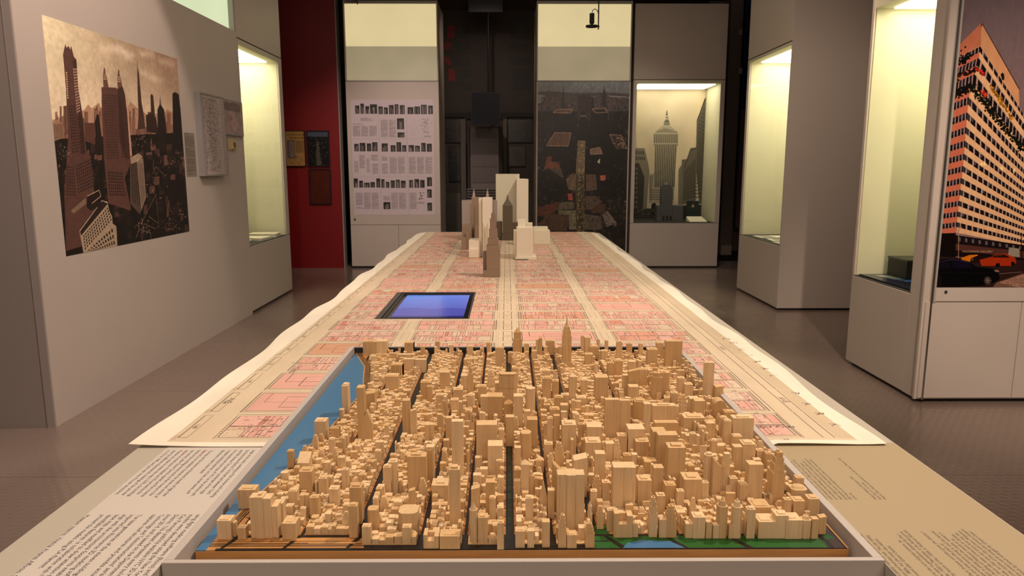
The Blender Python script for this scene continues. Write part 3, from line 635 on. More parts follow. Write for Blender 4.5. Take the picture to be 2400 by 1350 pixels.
for i, y in enumerate(bt):
    h = (bt[i + 1] - y) if i + 1 < len(bt) else 50
    x = cx(y + 5); x2 = cx(y + h)
    a, b = (x, y), (x2, y + h)
    c.poly([a, to(a, RV, XR), to(b, RV, XR), b], (.84, .66, .50)); c.poly([a, to(a, LV, XL), to(b, LV, XL), b], (.74, .40, .30))
    wy = y + h * .02; wb = y + h * .5; wa, wc = (x - 1, wy), (cx(wb), wb)
    c.poly([wa, to(wa, RV, XR), to(wc, RV, XR), wc], (.055, .035, .05)); c.poly([wa, to(wa, LV, XL), to(wc, LV, XL), wc], (.06, .035, .05))
    # mullions: spacing shrinks towards the vanishing point
    V = RV
    for k in range(46):
        t0 = 1 - 1 / (1 + .042 * (k + .35)); t1 = 1 - 1 / (1 + .042 * (k + .62)); tb = 1 - 1 / (1 + .042 * (k + 1.0))
        A0 = np.array(wa) + (V - wa) * t0; A1 = np.array(wa) + (V - wa) * t1; C0 = np.array(wc) + (V - wc) * t0; C1 = np.array(wc) + (V - wc) * t1
        if A0[0] > XR: break
        c.poly([A0, A1, C1, C0], (.66, .55, .50)); 
        B0 = np.array(wa) + (V - wa) * tb; D0 = np.array(wc) + (V - wc) * tb
        if (k + i) % 4 == 0: c.poly([A1, B0, B0 + (D0 - B0) * .6, A1 + (C1 - A1) * .6], (.34, .30, .33), .8)
        c.line(A1 + (C1 - A1) * .55, B0 + (D0 - B0) * .55, 1.5, (.28, .22, .24))
    for k in range(9):
        t0 = (k + .30) * .0078; t1 = (k + .62) * .0078; A0, A1, C0, C1 = [np.array(p) + (LV - p) * t for p, t in ((wa, t0), (wa, t1), (wc, t0), (wc, t1))]
        c.poly([A0, A1, C1, C0], (.62, .50, .48)); 
        if (k + i) % 3: c.poly([A1, A1 + (A0 - A1) * -1.3, C1 + (C0 - C1) * -1.3 + (A1 - C1) * .4, C1 + (A1 - C1) * .4], (.24, .22, .27), .7)
    if i > 2: c.poly([wa, to(wa, RV, x + 14), to(wc, RV, x2 + 16), wc], (.20, .18, .19))
for p0, p1, w, cc, n_ in [((128, 385), (200, 345), 22, (.035, .035, .02), 90), ((195, 340), (300, 465), 22, (.05, .055, .02), 150), ((290, 455), (460, 660), 22, (.045, .05, .02), 200), ((120, 310), (230, 262), 12, (.10, .04, .03), 60), ((225, 258), (262, 290), 10, (.55, .12, .09), 40), ((290, 340), (400, 500), 12, (.55, .36, .10), 90), ((150, 240), (190, 200), 14, (.05, .04, .02), 50), ((252, 370), (272, 390), 9, (.6, .16, .1), 25), ((350, 290), (352, 310), 8, (.06, .06, .03), 20)]:
    for i in range(n_):
        t = random.random(); x = p0[0] + (p1[0] - p0[0]) * t + random.gauss(0, w * .35); y = p0[1] + (p1[1] - p0[1]) * t + random.gauss(0, w * .45); s_ = random.uniform(3, 8); k = random.uniform(.5, 1.7)
        c.poly([(x, y - s_), (x + s_, y), (x, y + s_), (x - s_, y)], tuple(min(1, q * k) for q in cc))
for x, y in ((265, 712), (345, 735), (405, 745), (250, 715)): 
    for r in (16, 11, 6): c.poly([(x, y - r), (x + r * .6, y), (x, y + r), (x - r * .6, y)], (1, .86, .62), .4)
c.poly([(-40, 1046), (128, 1040), (128, 1180), (-40, 1190)], (.05, .025, .02)); c.poly([(128, 1085), (700, 1150), (700, 1215), (128, 1140)], (.30, .17, .14)); c.poly([(128, 1050), (700, 1135), (700, 1155), (128, 1092)], (.09, .05, .06)); c.grid([(130, 1052), (640, 1128), (640, 1150), (130, 1084)], 16, 1, (.35, .32, .33), fx=.35)
c.poly([(120, 1120), (700, 1190), (700, 1230), (120, 1150)], (.07, .035, .03)); c.poly([(-40, 1148), (700, 1180), (700, 1500), (-40, 1500)], (.16, .09, .085)); c.poly([(380, 1108), (430, 1115), (430, 1155), (375, 1150)], (.55, .5, .45))
c.poly([(140, 1010), (143, 1010), (143, 1160), (140, 1160)], (.6, .5, .42)); c.path([(110, 1015), (128, 1008), (141, 1040), (150, 1012), (162, 1018)], 2.5, (.6, .5, .42)); c.poly([(436, 1050), (440, 1050), (441, 1170), (437, 1170)], (.05, .03, .03))
c.poly([(152, 1160), (190, 1145), (232, 1142), (232, 1172), (170, 1180)], (.78, .42, .06)); c.poly([(200, 1160), (230, 1148), (290, 1150), (280, 1180), (195, 1182)], (.10, .05, .04)); c.poly([(200, 1160), (208, 1155), (213, 1165), (207, 1175)], (.3, .25, .2))
c.poly([(240, 1168), (300, 1152), (315, 1140), (365, 1138), (410, 1158), (414, 1180), (395, 1196), (250, 1196)], (.62, .17, .05)); c.poly([(300, 1156), (320, 1144), (362, 1143), (385, 1158)], (.12, .05, .04)); c.poly([(300, 1145), (345, 1140), (345, 1148), (300, 1152)], (.3, .13, .08)); c.poly([(318, 1185), (335, 1182), (338, 1200), (316, 1202)], (.05, .02, .02)); c.poly([(390, 1178), (404, 1176), (406, 1194), (390, 1196)], (.05, .02, .02))
c.poly([(320, 1275), (443, 1232), (700, 1240), (700, 1400), (300, 1300)], (.42, .30, .25)); c.grid([(330, 1275), (443, 1238), (560, 1260), (430, 1300)], 9, 7, (.66, .50, .43), fx=.75, fy=.75, jit=.15)
c.path([(250, 1240), (443, 1225)], 2, (.5, .4, .35))
c.poly([(20, 1175), (75, 1163), (130, 1162), (190, 1175), (225, 1200), (300, 1208), (332, 1222), (335, 1260), (300, 1280), (250, 1290), (60, 1300), (20, 1300)], (.012, .010, .018)); c.poly([(45, 1180), (95, 1172), (105, 1205), (45, 1208)], (.05, .035, .08)); c.poly([(108, 1172), (150, 1172), (200, 1190), (212, 1205), (115, 1206)], (.045, .035, .11)); c.path([(40, 1183), (90, 1168), (140, 1168), (195, 1182)], 2, (.25, .2, .35)); c.poly([(25, 1215), (40, 1212), (60, 1250), (60, 1290), (25, 1300)], (.07, .05, .06))
for k in range(12): 
    a_ = k * math.pi / 6; c.line((279, 1266), (279 + 18 * math.cos(a_), 1266 + 20 * math.sin(a_)), 3, (.45, .36, .33))
c.poly([(308, 1215), (330, 1216), (334, 1226), (315, 1224)], (.55, .4, .35)); c.line((60, 1228), (300, 1230), 1.5, (.08, .06, .09))
c.a = c.a * (1 + c.noise(.06, 80, 2, 9)[..., None])
q = c.t([(160, 1112)])[0]; c.text(q[0], q[1] + 20, 13, 'MACKENZIE GALLERY', (.75, .6, .5), sx=1.1)
tag(sheet('building_photograph', print_mat('building_print', c.image('building_print'), .28), None, (2.244, 3.738, .63), (1.24, 0, 0), (0, 0, 2.27), .004), 'colour photograph of a pink banded building on the near right case', 'photograph')

# -- dark street map on the recess wall, drawn in picture coordinates of the recess
W4 = [(-1.15, 11.55, 3.6), (.6, 11.55, 3.6), (.6, 11.55, 2.08), (-1.15, 11.55, 2.08)]
c = Cv(900, 782, (.16, .12, .10), W4, (650, 0, 3.97))
c.a[:] = np.array([.20, .15, .125]) * (1 + c.noise(.25, 6, 2, 4)[..., None])
for q in [(1640, 210, 160, 150), (1640, 380, 160, 90), (1640, 530, 160, 90), (1690, 630, 120, 100), (1690, 750, 120, 90), (1700, 20, 110, 160), (2150, 130, 200, 230), (2140, 400, 200, 80), (2140, 520, 220, 90), (2180, 630, 190, 220)]:
    c.poly([(q[0], q[1]), (q[0] + q[2], q[1] + 8), (q[0] + q[2], q[1] + q[3]), (q[0] + 10, q[1] + q[3])], (.14, .125, .11)); c.path([(q[0], q[1]), (q[0] + q[2], q[1] + 8), (q[0] + q[2], q[1] + q[3]), (q[0] + 10, q[1] + q[3])], 1.5, (.28, .22, .19), close=True)
for q in [((1582, 232), (1656, 236), (1640, 352), (1580, 350)), ((1560, 382), (1618, 384), (1600, 458), (1548, 452)), ((1550, 526), (1600, 530), (1622, 602), (1566, 600)), ((1588, 634), (1640, 636), (1662, 752), (1590, 752))]: c.poly(q, (.5, .02, .03))
for a, b in [((2190, 130), (2110, 480)), ((2160, 130), (2085, 460)), ((2040, 530), (2260, 1040)), ((2110, 610), (2220, 900)), ((1660, 80), (1690, 900)), ((1545, 265), (2380, 275)), ((1545, 487), (2380, 487)), ((1820, 80), (1830, 1000))]: c.line(a, b, 2.5, (.07, .05, .045))
for i in range(240): x = random.uniform(1560, 2370); y = random.uniform(20, 1030); c.poly([(x, y), (x + 14, y), (x + 14, y + 3), (x, y + 3)], (.10, .08, .07), .7)
tag(sheet('street_map', print_mat('dark_map_print', c.image('dark_map_print'), .6), None, (-1.15, 11.6, 2.08), (1.75, 0, 0), (0, 0, 1.52), .01), 'dim street map with four red lots on the recess wall', 'map')

# red wall posters
c = Cv(200, 384, (.66, .5, .28)); c.text(10, 48, 29, 'The Most Complicated', (.12, .08, .05), sx=.78); c.text(42, 84, 29, 'Building Ever Built', (.12, .08, .05), sx=.78)
c.rect(10, 100, 95, 300, (.42, .35, .34)); c.rect(40, 120, 80, 280, (.62, .53, .48)); c.rect(105, 105, 190, 245, (.58, .44, .25)); c.greek(108, 110, 188, 240, 18, (.4, .3, .18))
for i in range(130): x = random.uniform(8, 175); y = 270 + random.random() * 100 + x * .05; c.poly([(x, y), (x + random.uniform(5, 22), y + random.uniform(-6, 9)), (x + 5, y + 5)], (.28, .22, .2), .7, raw=True)
for i in range(8): c.poly([(44 + i * 4, 130), (46 + i * 4, 130), (46 + i * 4, 270), (44 + i * 4, 270)], (.3, .25, .24), raw=True)
pr1 = c.image('leaflet_print')
c = Cv(220, 384, (.05, .05, .055)); c.rect(0, 0, 220, 60, (.28, .31, .36))
for i in range(460):
    x = random.uniform(0, 220); y = 50 + random.random() * 330; k = random.choice([.04, .06, .12, .25, .4]) * (.6 + abs(x - 105) / -300 + .4); c.rect(x, y, x + random.uniform(3, 14), y + random.uniform(3, 16), (k, k, k * .95), .8)
c.poly([(95, 110), (115, 110), (135, 384), (80, 384)], (.42, .40, .33), .6, raw=True); pr2 = c.image('night_print')
c = Cv(220, 384, (.30, .10, .035)); c.a *= 1 + c.noise(.2, 4, 2, 2)[..., None]
for y in (70, 120, 215, 290): c.greek(20, y, 200, y + 6, 1, (.42, .18, .08), .5)
pr3 = c.image('brown_print')
def framed(label, x0, x1, z0, z1, img, fm='blackframe', y=9.05, fw=.012, t=.03):
    o = thing('framed_picture', label, 'picture', (x0, y, z0)); w, h = x1 - x0, z1 - z0
    b = MB(); b.box(0, w, -t, 0, 0, fw); b.box(0, w, -t, 0, h - fw, h); b.box(0, fw, -t, 0, fw, h - fw); b.box(w - fw, w, -t, 0, fw, h - fw); b.build('frame', M[fm], o)
    sheet('print', print_mat(img.name + '_m', img, .35), o, (fw, -t * .6, fw), (w - 2 * fw, 0, 0), (0, 0, h - 2 * fw), .004)
    return o
framed('cream leaflet in a thin frame on the red wall', -2.70, -2.462, 1.262, 1.69, pr1, fw=.006)
framed('black framed aerial view on the red wall, right of the leaflet', -2.437, -2.165, 1.262, 1.69, pr2)
framed('brown print in a black frame, lowest on the red wall', -2.430, -2.165, .802, 1.232, pr3)

# left partition: text panel, two framed maps, switch
c = Cv(190, 360, (.56, .51, .46)); c.greek(10, 8, 80, 16, 1, (.22, .2, .18))
for y0, y1 in ((26, 112), (122, 200), (210, 262), (270, 325)): c.greek(10, y0, 180, y1, int((y1 - y0) / 6.5), (.30, .27, .25), .85)
c.greek(10, 334, 140, 346, 2, (.3, .27, .25))
tag(sheet('wall_text', print_mat('wall_text_print', c.image('wall_text_print'), .5), None, (-2.2, 5.06, 1.185), (0, .165, 0), (0, 0, .30), .001), 'small grey text block pasted beside the sepia mural', 'text panel')
def framed_x(label, y0, y1, z0, z1, img, t=.045, fw=.012):
    o = thing('framed_map', label, 'map', (-2.2, y0, z0)); w, h = y1 - y0, z1 - z0
    b = MB(); b.box(0, t, 0, w, 0, fw); b.box(0, t, 0, w, h - fw, h); b.box(0, t, 0, fw, fw, h - fw); b.box(0, t, w - fw, w, fw, h - fw); b.build('frame', M['greyframe'], o)
    sheet('print', print_mat(img.name + '_m', img, .3), o, (t * .85, fw, fw), (0, w - 2 * fw, 0), (0, 0, h - 2 * fw), .003)
c = Cv(400, 520, (.74, .68, .66)); c.rect(0, 0, 34, 520, (.66, .6, .6)); c.rect(366, 0, 400, 520, (.7, .64, .64)); c.rect(36, 6, 40, 514, (.3, .12, .1)); c.rect(360, 6, 364, 514, (.3, .12, .1))
for i in range(1500):
    x = min(352, max(44, random.gauss(170, 75))); y = random.uniform(12, 500); k = random.uniform(.12, .5); c.rect(x, y, x + random.uniform(2, 10), y + random.uniform(1, 9), (k, k * .92, k * .9), .75)
framed_x('tall framed map with dense black plots on the left partition', 5.262, 5.70, 1.187, 1.773, c.image('plot_map_print'))
c = Cv(360, 240, (.64, .54, .50)); c.rect(8, 8, 330, 70, (.44, .35, .33)); c.a *= 1 + c.noise(.3, 6, 3, 6)[..., None]
for i in range(70): x = random.uniform(5, 300); y = random.uniform(10, 220); c.poly([(x, y), (x + random.uniform(20, 90), y + random.uniform(-30, 30)), (x + 10, y + 3)], (.38, .3, .28), .5, raw=True)
framed_x('small framed sketch map beside the tall one, over the switch', 5.745, 6.155, 1.50, 1.773, c.image('sketch_map_print'), .02)
sw = thing('wall_switch', 'yellowed square switch on the left partition under the sketch map', 'switch', (-2.2, 5.84, 1.385))
boxo('plate', M['switch'], sw, 0, .012, 0, .12, 0, .085, .002); boxo('box', M['switch'], sw, .012, .022, .035, .12, .01, .075, .002); boxo('rocker', M['switchkey'], sw, .022, .027, .07, .1, .024, .06, .001)

# ------------------------------------------------------------------ the table
TZ = .797
tb = thing('exhibition_table', 'long beige exhibition table running away from the viewer', 'table', (0, 1.5, 0))
def tbox(b, *a): b.box(a[0], a[1], a[2] - 1.5, a[3] - 1.5, a[4], a[5])
b = MB()
for x0, x1, y0, y1 in ((-.604, -.40, .3, 5.06), (.438, .645, .3, 5.06), (-.40, .438, 1.80, 2.14), (-.40, .438, 2.61, 5.06), (-.114, .438, 2.14, 2.61)): tbox(b, x0, x1, y0, y1, .757, TZ)
b.build('tabletop', M['tabletop'], tb)
b = MB(); tbox(b, -.57, .61, 1.9, 5.0, .06, .70); b.build('table_body', M['tray'], tb)
b = MB(); tbox(b, -.57, -.405, .34, 1.9, .06, .757); b.build('side_cabinet', M['tray'], tb)
b = MB(); tbox(b, .445, .61, .34, 1.9, .06, .757); b.build('side_cabinet', M['tray'], tb)
b = MB(); tbox(b, -.405, .445, .80, 1.9, .06, .70); b.build('front_panel', M['tray'], tb)
b = MB(); tbox(b, -.52, .56, .9, 4.9, 0, .06); b.build('plinth', M['plinth'], tb)
# tray that holds the wooden model
tr = MB()
xo0, xo1, yo0, yo1 = -.399, .4385, .775, 1.80; xi0, xi1, yi0, yi1 = -.388, .4275, .7825, 1.796
for q in ((xo0, xo1, yo0, yi0), (xo0, xo1, yi1, yo1), (xo0, xi0, yi0, yi1), (xi1, xo1, yi0, yi1)): tbox(tr, *q, .70, .8005)
tbox(tr, xi0, xi1, yi0, yi1, .74, .752); tr.build('model_tray', M['tray'], tb, .0008)
b = MB(); tbox(b, xi0, xi1, yi1 - .0012, yi1, .752, .7975); b.build('painted_shade_strip', M['joint'], tb)  # dark liner that paints shade onto the far inner tray wall

# street map sheet
MX0, MX1, MY0, MY1 = -.612, .622, 1.132, 5.068; MS = 1450
c = Cv(int((MX1 - MX0) * MS), int((MY1 - MY0) * MS), (.95, .91, .83))
U = lambda x: (x - MX0) * MS
V = lambda y: (MY1 - y) * MS
INK = (.20, .12, .09)
def mr(x0, x1, y0, y1, col, al=1.0): c.rect(U(x0), V(y1), U(x1), V(y0), col, al)
def mo(x0, x1, y0, y1, w=1.6, col=INK, al=1.0):
    a, b_, d, e = U(x0), U(x1), V(y1), V(y0)
    c.rect(a, d, b_, d + w, col, al); c.rect(a, e - w, b_, e, col, al); c.rect(a, d, a + w, e, col, al); c.rect(b_ - w, d, b_, e, col, al)
mr(-.566, .585, 1.15, 5.045, (.85, .77, .655))
R = random.Random(21)
bands = [(-.492, -.305), (-.252, -.040), (.043, .238), (.290, .488)]
PINK = [(.87, .66, .60), (.88, .69, .63), (.87, .65, .59), (.88, .72, .65)]; LITE = [(.85, .76, .65), (.86, .76, .67), (.87, .73, .65)]; ROSE = [(.80, .52, .46), (.84, .56, .48)]
row = 0; y = 1.172
while y < 4.98:
    d = .112 + R.uniform(-.006, .006)
    far = (y - 1.1) / 4
    for ci, (x0, x1) in enumerate(bands):
        xa = x0 + R.uniform(-.004, .004); xb = x1 + R.uniform(-.004, .004); dd = d if ci != 2 else d - .003
        mo(xa - .006, xb + .006, y - .007, y + dd + .007, 1.6)
        special = R.random()
        if ci == 0 and row == 2: special = .99
        if special > .84:
            pc = PINK[0] if R.random() < .6 else (.82, .62, .50); mr(xa, xb, y, y + dd, pc); mo(xa, xb, y, y + dd)
            mo(xa + .3 * (xb - xa), xb - .01, y + .02, y + dd - .025); mo(xa + .02, xa + .6 * (xb - xa), y + .05, y + dd)
        else:
            salmon = R.random() < .06 + .16 * far
            for half in (0, 1):
                ya = y + half * dd / 2; yb = ya + dd / 2; x = xa
                while x < xb - .002:
                    w = R.choice([.006, .0075, .0075, .009, .012, .02, .035]) * (1.4 if ci in (0, 3) and R.random() < .3 else 1)
                    xe = min(x + w, xb)
                    if xb - xe < .004: xe = xb
                    q = R.random(); pc = R.choice(PINK) if q < .80 else (R.choice(LITE) if q < .98 else R.choice(ROSE))
                    if salmon and q < .6: pc = (.87, .63, .53)
                    setb = R.choice([0, 0, .004, .012, .018]); yy0, yy1 = (ya, yb - setb) if half == 0 else (ya + setb, yb)
                    mr(x, xe, ya, yb, (.84, .70, .60)); mr(x, xe, yy0, yy1, pc); mo(x, xe, yy0, yy1, 1, INK, .5)
                    if R.random() < .5: mr(x + .001, x + .0045, (ya + yb) / 2, (ya + yb) / 2 + .0022, INK, .75)
                    if R.random() < .35: mr(x + .002, xe - .001, ya + .008, ya + .0095, INK, .6)
                    x = xe
                mo(xa, xb, ya, yb, 1.8)
            for t in range(150):
                tx = R.uniform(xa, xb - .004); ty = R.uniform(y + .002, y + dd - .004); w_ = R.choice([.0012, .002, .0035, .006]); h_ = R.choice([.0008, .0008, .0016])
                if R.random() < .4: w_, h_ = h_, w_ * 1.3
                mr(tx, tx + w_, ty, ty + h_, INK, R.uniform(.4, .85))
            for t in range(22):
                tx = R.uniform(xa, xb - .012); ty = R.uniform(y + .004, y + dd - .008)
                c.text(U(tx), V(ty), R.uniform(8, 13), R.choice(['102', '48', '7', '315', 'APTS', '21', '9', '64 66', 'S', '5', '12', '37', 'B', 'Hotel']), INK, R.choice(['D', 'L', 'L', 'U']), .9)
        for t in range(12):
            yy_ = y + t * dd / 12; mr(xa - .0052, xa - .0015, yy_, yy_ + .0025, INK, .55); mr(xb + .0015, xb + .0052, yy_ + .002, yy_ + .0045, INK, .55)
        c.text(U((xa + xb) / 2 + .03), V(y - .016), 14, 'E. %d' % (71 - row), INK, 'L'); c.text(U(xb - .02), V(y - .016), 15, 'ST.', INK, 'L')
    # avenue markings: park medians, kerbs
    mo(-.011, .014, y - .002, y + d * .46, 1.6); mo(-.011, .014, y + d * .54, y + d + .002, 1.6); mr(-.002, .004, y + .03, y + .033, INK, .7)
    for xx in (-.030, -.024, .028, .033): mr(xx, xx + .0009, y, y + d, INK, .3)
    for xx in (-.285, -.268, .255, .273): mr(xx, xx + .0011, y + R.uniform(0, .02), y + d - R.uniform(0, .02), INK, .3)
    mo(-.556, -.540, y - .002, y + d + .002, 1.6); mr(-.566, -.556, y - .012, y + .01, (.79, .71, .59)); c.text(U(-.552), V(y + d * .6), 16, str(1180 - 20 * row), INK, 'D')
    for xx in (.500, .533, .552): mr(xx, xx + .0013, y - .01, y + d + .014, INK, .8)
    mr(.556, .585, y - .012, y + d + .014, (.80, .72, .60), .9)
    y += d + .0275; row += 1
for ch, px, py in zip('CENTRALPARK', (1698, 1716, 1733, 1752, 1771, 1790, 1811, 1863, 1889, 1918, 1953), (793, 803, 818, 832, 847, 863, 880, 921, 945, 968, 994)):
    X, Y = onz(px, py, .8); c.text(U(X) - 9, V(Y) - 9, 36, ch, INK, 'D')
X, Y = onz(1822, 930, .8); c.text(U(X), V(Y), 27, 'AVE.', INK, 'D'); X, Y = onz(1684, 812, .8); c.text(U(X), V(Y), 19, 'FIFTH', INK, 'D')
X, Y = onz(540, 932, .8); c.text(U(X), V(Y), 26, 'AVE.', INK, 'D'); X, Y = onz(690, 860, .8); c.text(U(X), V(Y), 24, 'THIRD', INK, 'D')
X, Y = onz(1860, 997, .8); c.text(U(X), V(Y), 20, 'FRICK COLL.', INK, 'L'); mr(.40, .412, 1.255, 1.268, (.1, .08, .08))
c.a *= 1 + c.noise(.05, 30, 3, 12)[..., None]
map_img = c.image('street_map_print')
xs = sorted(set([round(MX0 + i * (MX1 - MX0) / 56, 4) for i in range(57)] + [-.3985, .438, -.40, -.114]))
ys = sorted(set([round(MY0 + i * (MY1 - MY0) / 150, 4) for i in range(151)] + [1.7995, 2.143, 2.609]))
mv, mf, uv = [], [], []; idx = {}
def mz(x, y):
    e = max(0, abs(x - .005) - .565) / .05; z = .7985 + .0020 * e * e * (1 + math.sin(y * 9) * .6 + math.sin(y * 23 + x) * .3)
    n_ = max(0, 1.22 - y) / .09; z += .0018 * n_ * n_ * (1 + math.sin(x * 17)) * (1 if abs(x) > .44 else .2); f_ = max(0, y - 4.98) / .09; z += .004 * f_
    return z
def mxy(x, y):
    s_ = 1 if x > 0 else -1; e = max(0, abs(x - .005) - .585) / .03
    x2 = x + s_ * e * (.006 * math.sin(y * 7.3 + s_) + .004 * math.sin(y * 17.1)); 
    cr = max(0, abs(x - .005) - .54) / .08; y2 = y - (.10 * cr * cr if y > 5.0 else 0) * (y - 5.0) / .068
    return x2, y2
for j, y in enumerate(ys):
    for i, x in enumerate(xs):
        idx[i, j] = len(mv); x2, y2 = mxy(x, y); mv.append((x2, y2 - 1.5, mz(x, y))); uv.append(((x - MX0) / (MX1 - MX0), (y - MY0) / (MY1 - MY0)))
for j in range(len(ys) - 1):
    for i in range(len(xs) - 1):
        cxm = (xs[i] + xs[i + 1]) / 2; cym = (ys[j] + ys[j + 1]) / 2
        if -.399 < cxm < .4385 and cym < 1.7999: continue
        if -.4001 < cxm < -.114 and 2.143 < cym < 2.609: continue
        mf.append((idx[i, j], idx[i + 1, j], idx[i + 1, j + 1], idx[i, j + 1]))
me = bpy.data.meshes.new('map_sheet'); me.from_pydata(mv, [], mf); ul = me.uv_layers.new(name='UVMap')
lv = np.empty(len(me.loops), np.int32); me.loops.foreach_get('vertex_index', lv); ul.data.foreach_set('uv', np.array(uv, np.float32)[lv].ravel())
me.materials.append(print_mat('street_map_sheet', map_img, .42, glit=900))
ms = bpy.data.objects.new('map_sheet', me); COL.objects.link(ms); ms.location = (0, 1.5, 0)
so = ms.modifiers.new('thick', 'SOLIDIFY'); so.thickness = .0008; so.offset = 1
tag(ms, 'pink and beige paper street map covering the long table', 'map')

# text panels on the table wings
def panel_text(c, S, x1, y1, X, Y0, lines, pitch, size, rot, col, colors=None):
    for i, t in enumerate(lines):
        if not t: continue
        xx = X - i * pitch if rot == 'D' else X + i * pitch
        c.text((xx - x1) * S, (y1 - Y0) * S, size * S, t, (colors or {}).get(i, col), rot)
S = 2600
TX0, TX1, TY0, TY1 = -.556, -.3995, .32, 1.138
c = Cv(int((TX1 - TX0) * S), int((TY1 - TY0) * S), (.80, .76, .72))
L1 = ['length of this table, centering on Park Avenue and including', 'the blocks from 42nd to 71st Street and between Third', 'and Fifth Avenue. The postwar counterpart of the large', 'fire insurance and track map of 1915 on the previous wall,', 'it details building footprints, lot lines, street names, and', 'directions in nearly exact detail.', '',
      'The map and the eleven architectural models of high-rises', 'featured in the exhibition illustrate the scales and variety of', 'forms of the buildings constructed on Park Avenue in the', 'last century, after Grand Central opened and Park Avenue', 'became an actual place. Modeled and 3D-printed by the', 'Museum at a scale to match the map (1:530), the buildings', 'show the different characteristic massings of the pre-war', '(c.1910 to 1940) and post-war eras. Pre-war structures,', 'which are clad in brick and stone, are coloured dark beige.', 'Post-war buildings, generally clad in steel and glass, are', 'represented in light gray.']
L2 = ['architecture students at the New York Institute of', 'using digital modeling software (Rhino) and the', 'models were developed using the New York', "City Planning's publicly-available NYC 3D Model by", 'District. This dataset represents every building', 'since 2014, and is based on the Department of', "Technology and Telecommunications' aerial surveys;", 'captures roof structures and provides accurate', '', 'The base geometries of the eleven buildings were', 'imported into Rhinoceros 3D modeling software to', 'align with the architectural footprints established on the', 'base map, and modified to draw attention to', 'identifiable features. In collaboration with NYIT', 'printed the models using PLA filament.', '', 'Museum Interns, Virginia Alvares Affonso, Selim Citici, Imari', 'NYIT Students, Vanises Shaleeshonal Abodaniya, Zainab']
xa, ya = onz(598, 1053, .799); xb, _ = onz(357, 1053, .799)
TK = (.10, .09, .10); cl = {2: (.08, .22, .26), 5: (.07, .3, .3), 8: (.5, .14, .16), 9: (.12, .2, .25), 11: (.4, .14, .17), 13: (.1, .3, .27), 16: (.45, .14, .14), 17: (.08, .3, .22)}
for i, t in enumerate(L1):
    if not t: continue
    x = (xa - (xa - xb) / 17 * i - TX0) * S - .004 * S; y = (TY1 - ya) * S; c.text(x, y, .0073 * S, t, TK, 'D', sx=.97)
    if i in cl: w1 = t.split()[0]; c.text(x, y, .0073 * S, w1, cl[i], 'D', sx=.97); c.text(x, y, .0073 * S, w1, cl[i], 'D', sx=.97)
xa, ya = onz(486, 1203, .799); xb, _ = onz(193, 1203, .799)
for i, t in enumerate(L2): c.text((xa - (xa - xb) / 17 * i - TX0 - .004) * S, (TY1 - ya) * S, .0085 * S, t, TK, 'D', sx=.98)
t1 = sheet('text_sheet', print_mat('left_text_print', c.image('left_text_print'), .5), None, (TX0, TY0, TZ), (TX1 - TX0, 0, 0), (0, TY1 - TY0, 0), .0006)
tag(t1, 'white text sheet on the table, left of the wooden city model', 'text panel')
TX0, TX1, TY0, TY1 = .4395, .643, .32, 1.145
c = Cv(int((TX1 - TX0) * S), int((TY1 - TY0) * S), (.66, .585, .455))
R1 = ['outbound fairly hilly in scale, West Chelsea, NYC, but the real', 'model measured to any scale of 1:3200. Each inch of the 3.5" and', 'and the Empire State Building is only 4.7 inches tall. Chesko', 'made a highly accurate and precise model on Google Earth and', 'photographs, source. Chesko donated the model to the Museum in', '2007 when he and his family drove it to New York. It was the first', 'in the city.', '', '', '', 'Model of Midtown Manhattan, 2002', 'Scale: 38 x 31 x 4.5 inches', 'Made by Mike Chesko and donated to the Skyscraper Museum, 2007']
R2 = ['enlarged by Grand Central Terminal and the', 'second transportation and business hub. The city', 'dictated by the late 1800s, but the lower', 'towers clustered around after Grand Central', '', '', 'Midtown flourished at the turn of great towers. As', 'the district from the view in generations', 'towers of the mid by 1930 in Manhattan, it', 'the fastest growth by boom of the 1920s in', '', '', 'After the war, the Park Avenue corridor grew', 'as high-rises of glass and steel took the place of', 'the mansions and apartment blocks along it, and the', 'office towers set back in plazas above the tracks.', 'In this model every building of Midtown stands at its', 'true relative height, from the lakes of the park to', 'the rivers on each side, so that one can trace how the', 'zoning laws shaped the skyline of the city and how', 'the avenues drew the towers north along the', 'spine of the island, block by block']
for i, t in enumerate(R1):
    X, Y = onz(1936 + 11.5 * i, 1168.7, .799); c.text((X - TX0 + .003) * S, (TY1 - Y) * S, .0052 * S, t, (.20, .15, .12), 'U')
for i, t in enumerate(R2):
    X, Y = onz(1966 + 11.9 * i, 1200, .799); n_ = len(t) * .0034
    c.text((X - TX0 + .003) * S, (TY1 - .70) * S, .0064 * S, (t + ' ' + R2[(i * 7 + 3) % 10])[:int((Y + (-.012 if i < 6 else .003) - .70) / .00335)] if t else '', (.20, .15, .12), 'U', sx=.95)
t2 = sheet('text_sheet', print_mat('right_text_print', c.image('right_text_print'), .5), None, (TX0, TY0, TZ), (TX1 - TX0, 0, 0), (0, TY1 - TY0, 0), .0006)
tag(t2, 'beige text sheet on the table, right of the wooden city model', 'text panel')

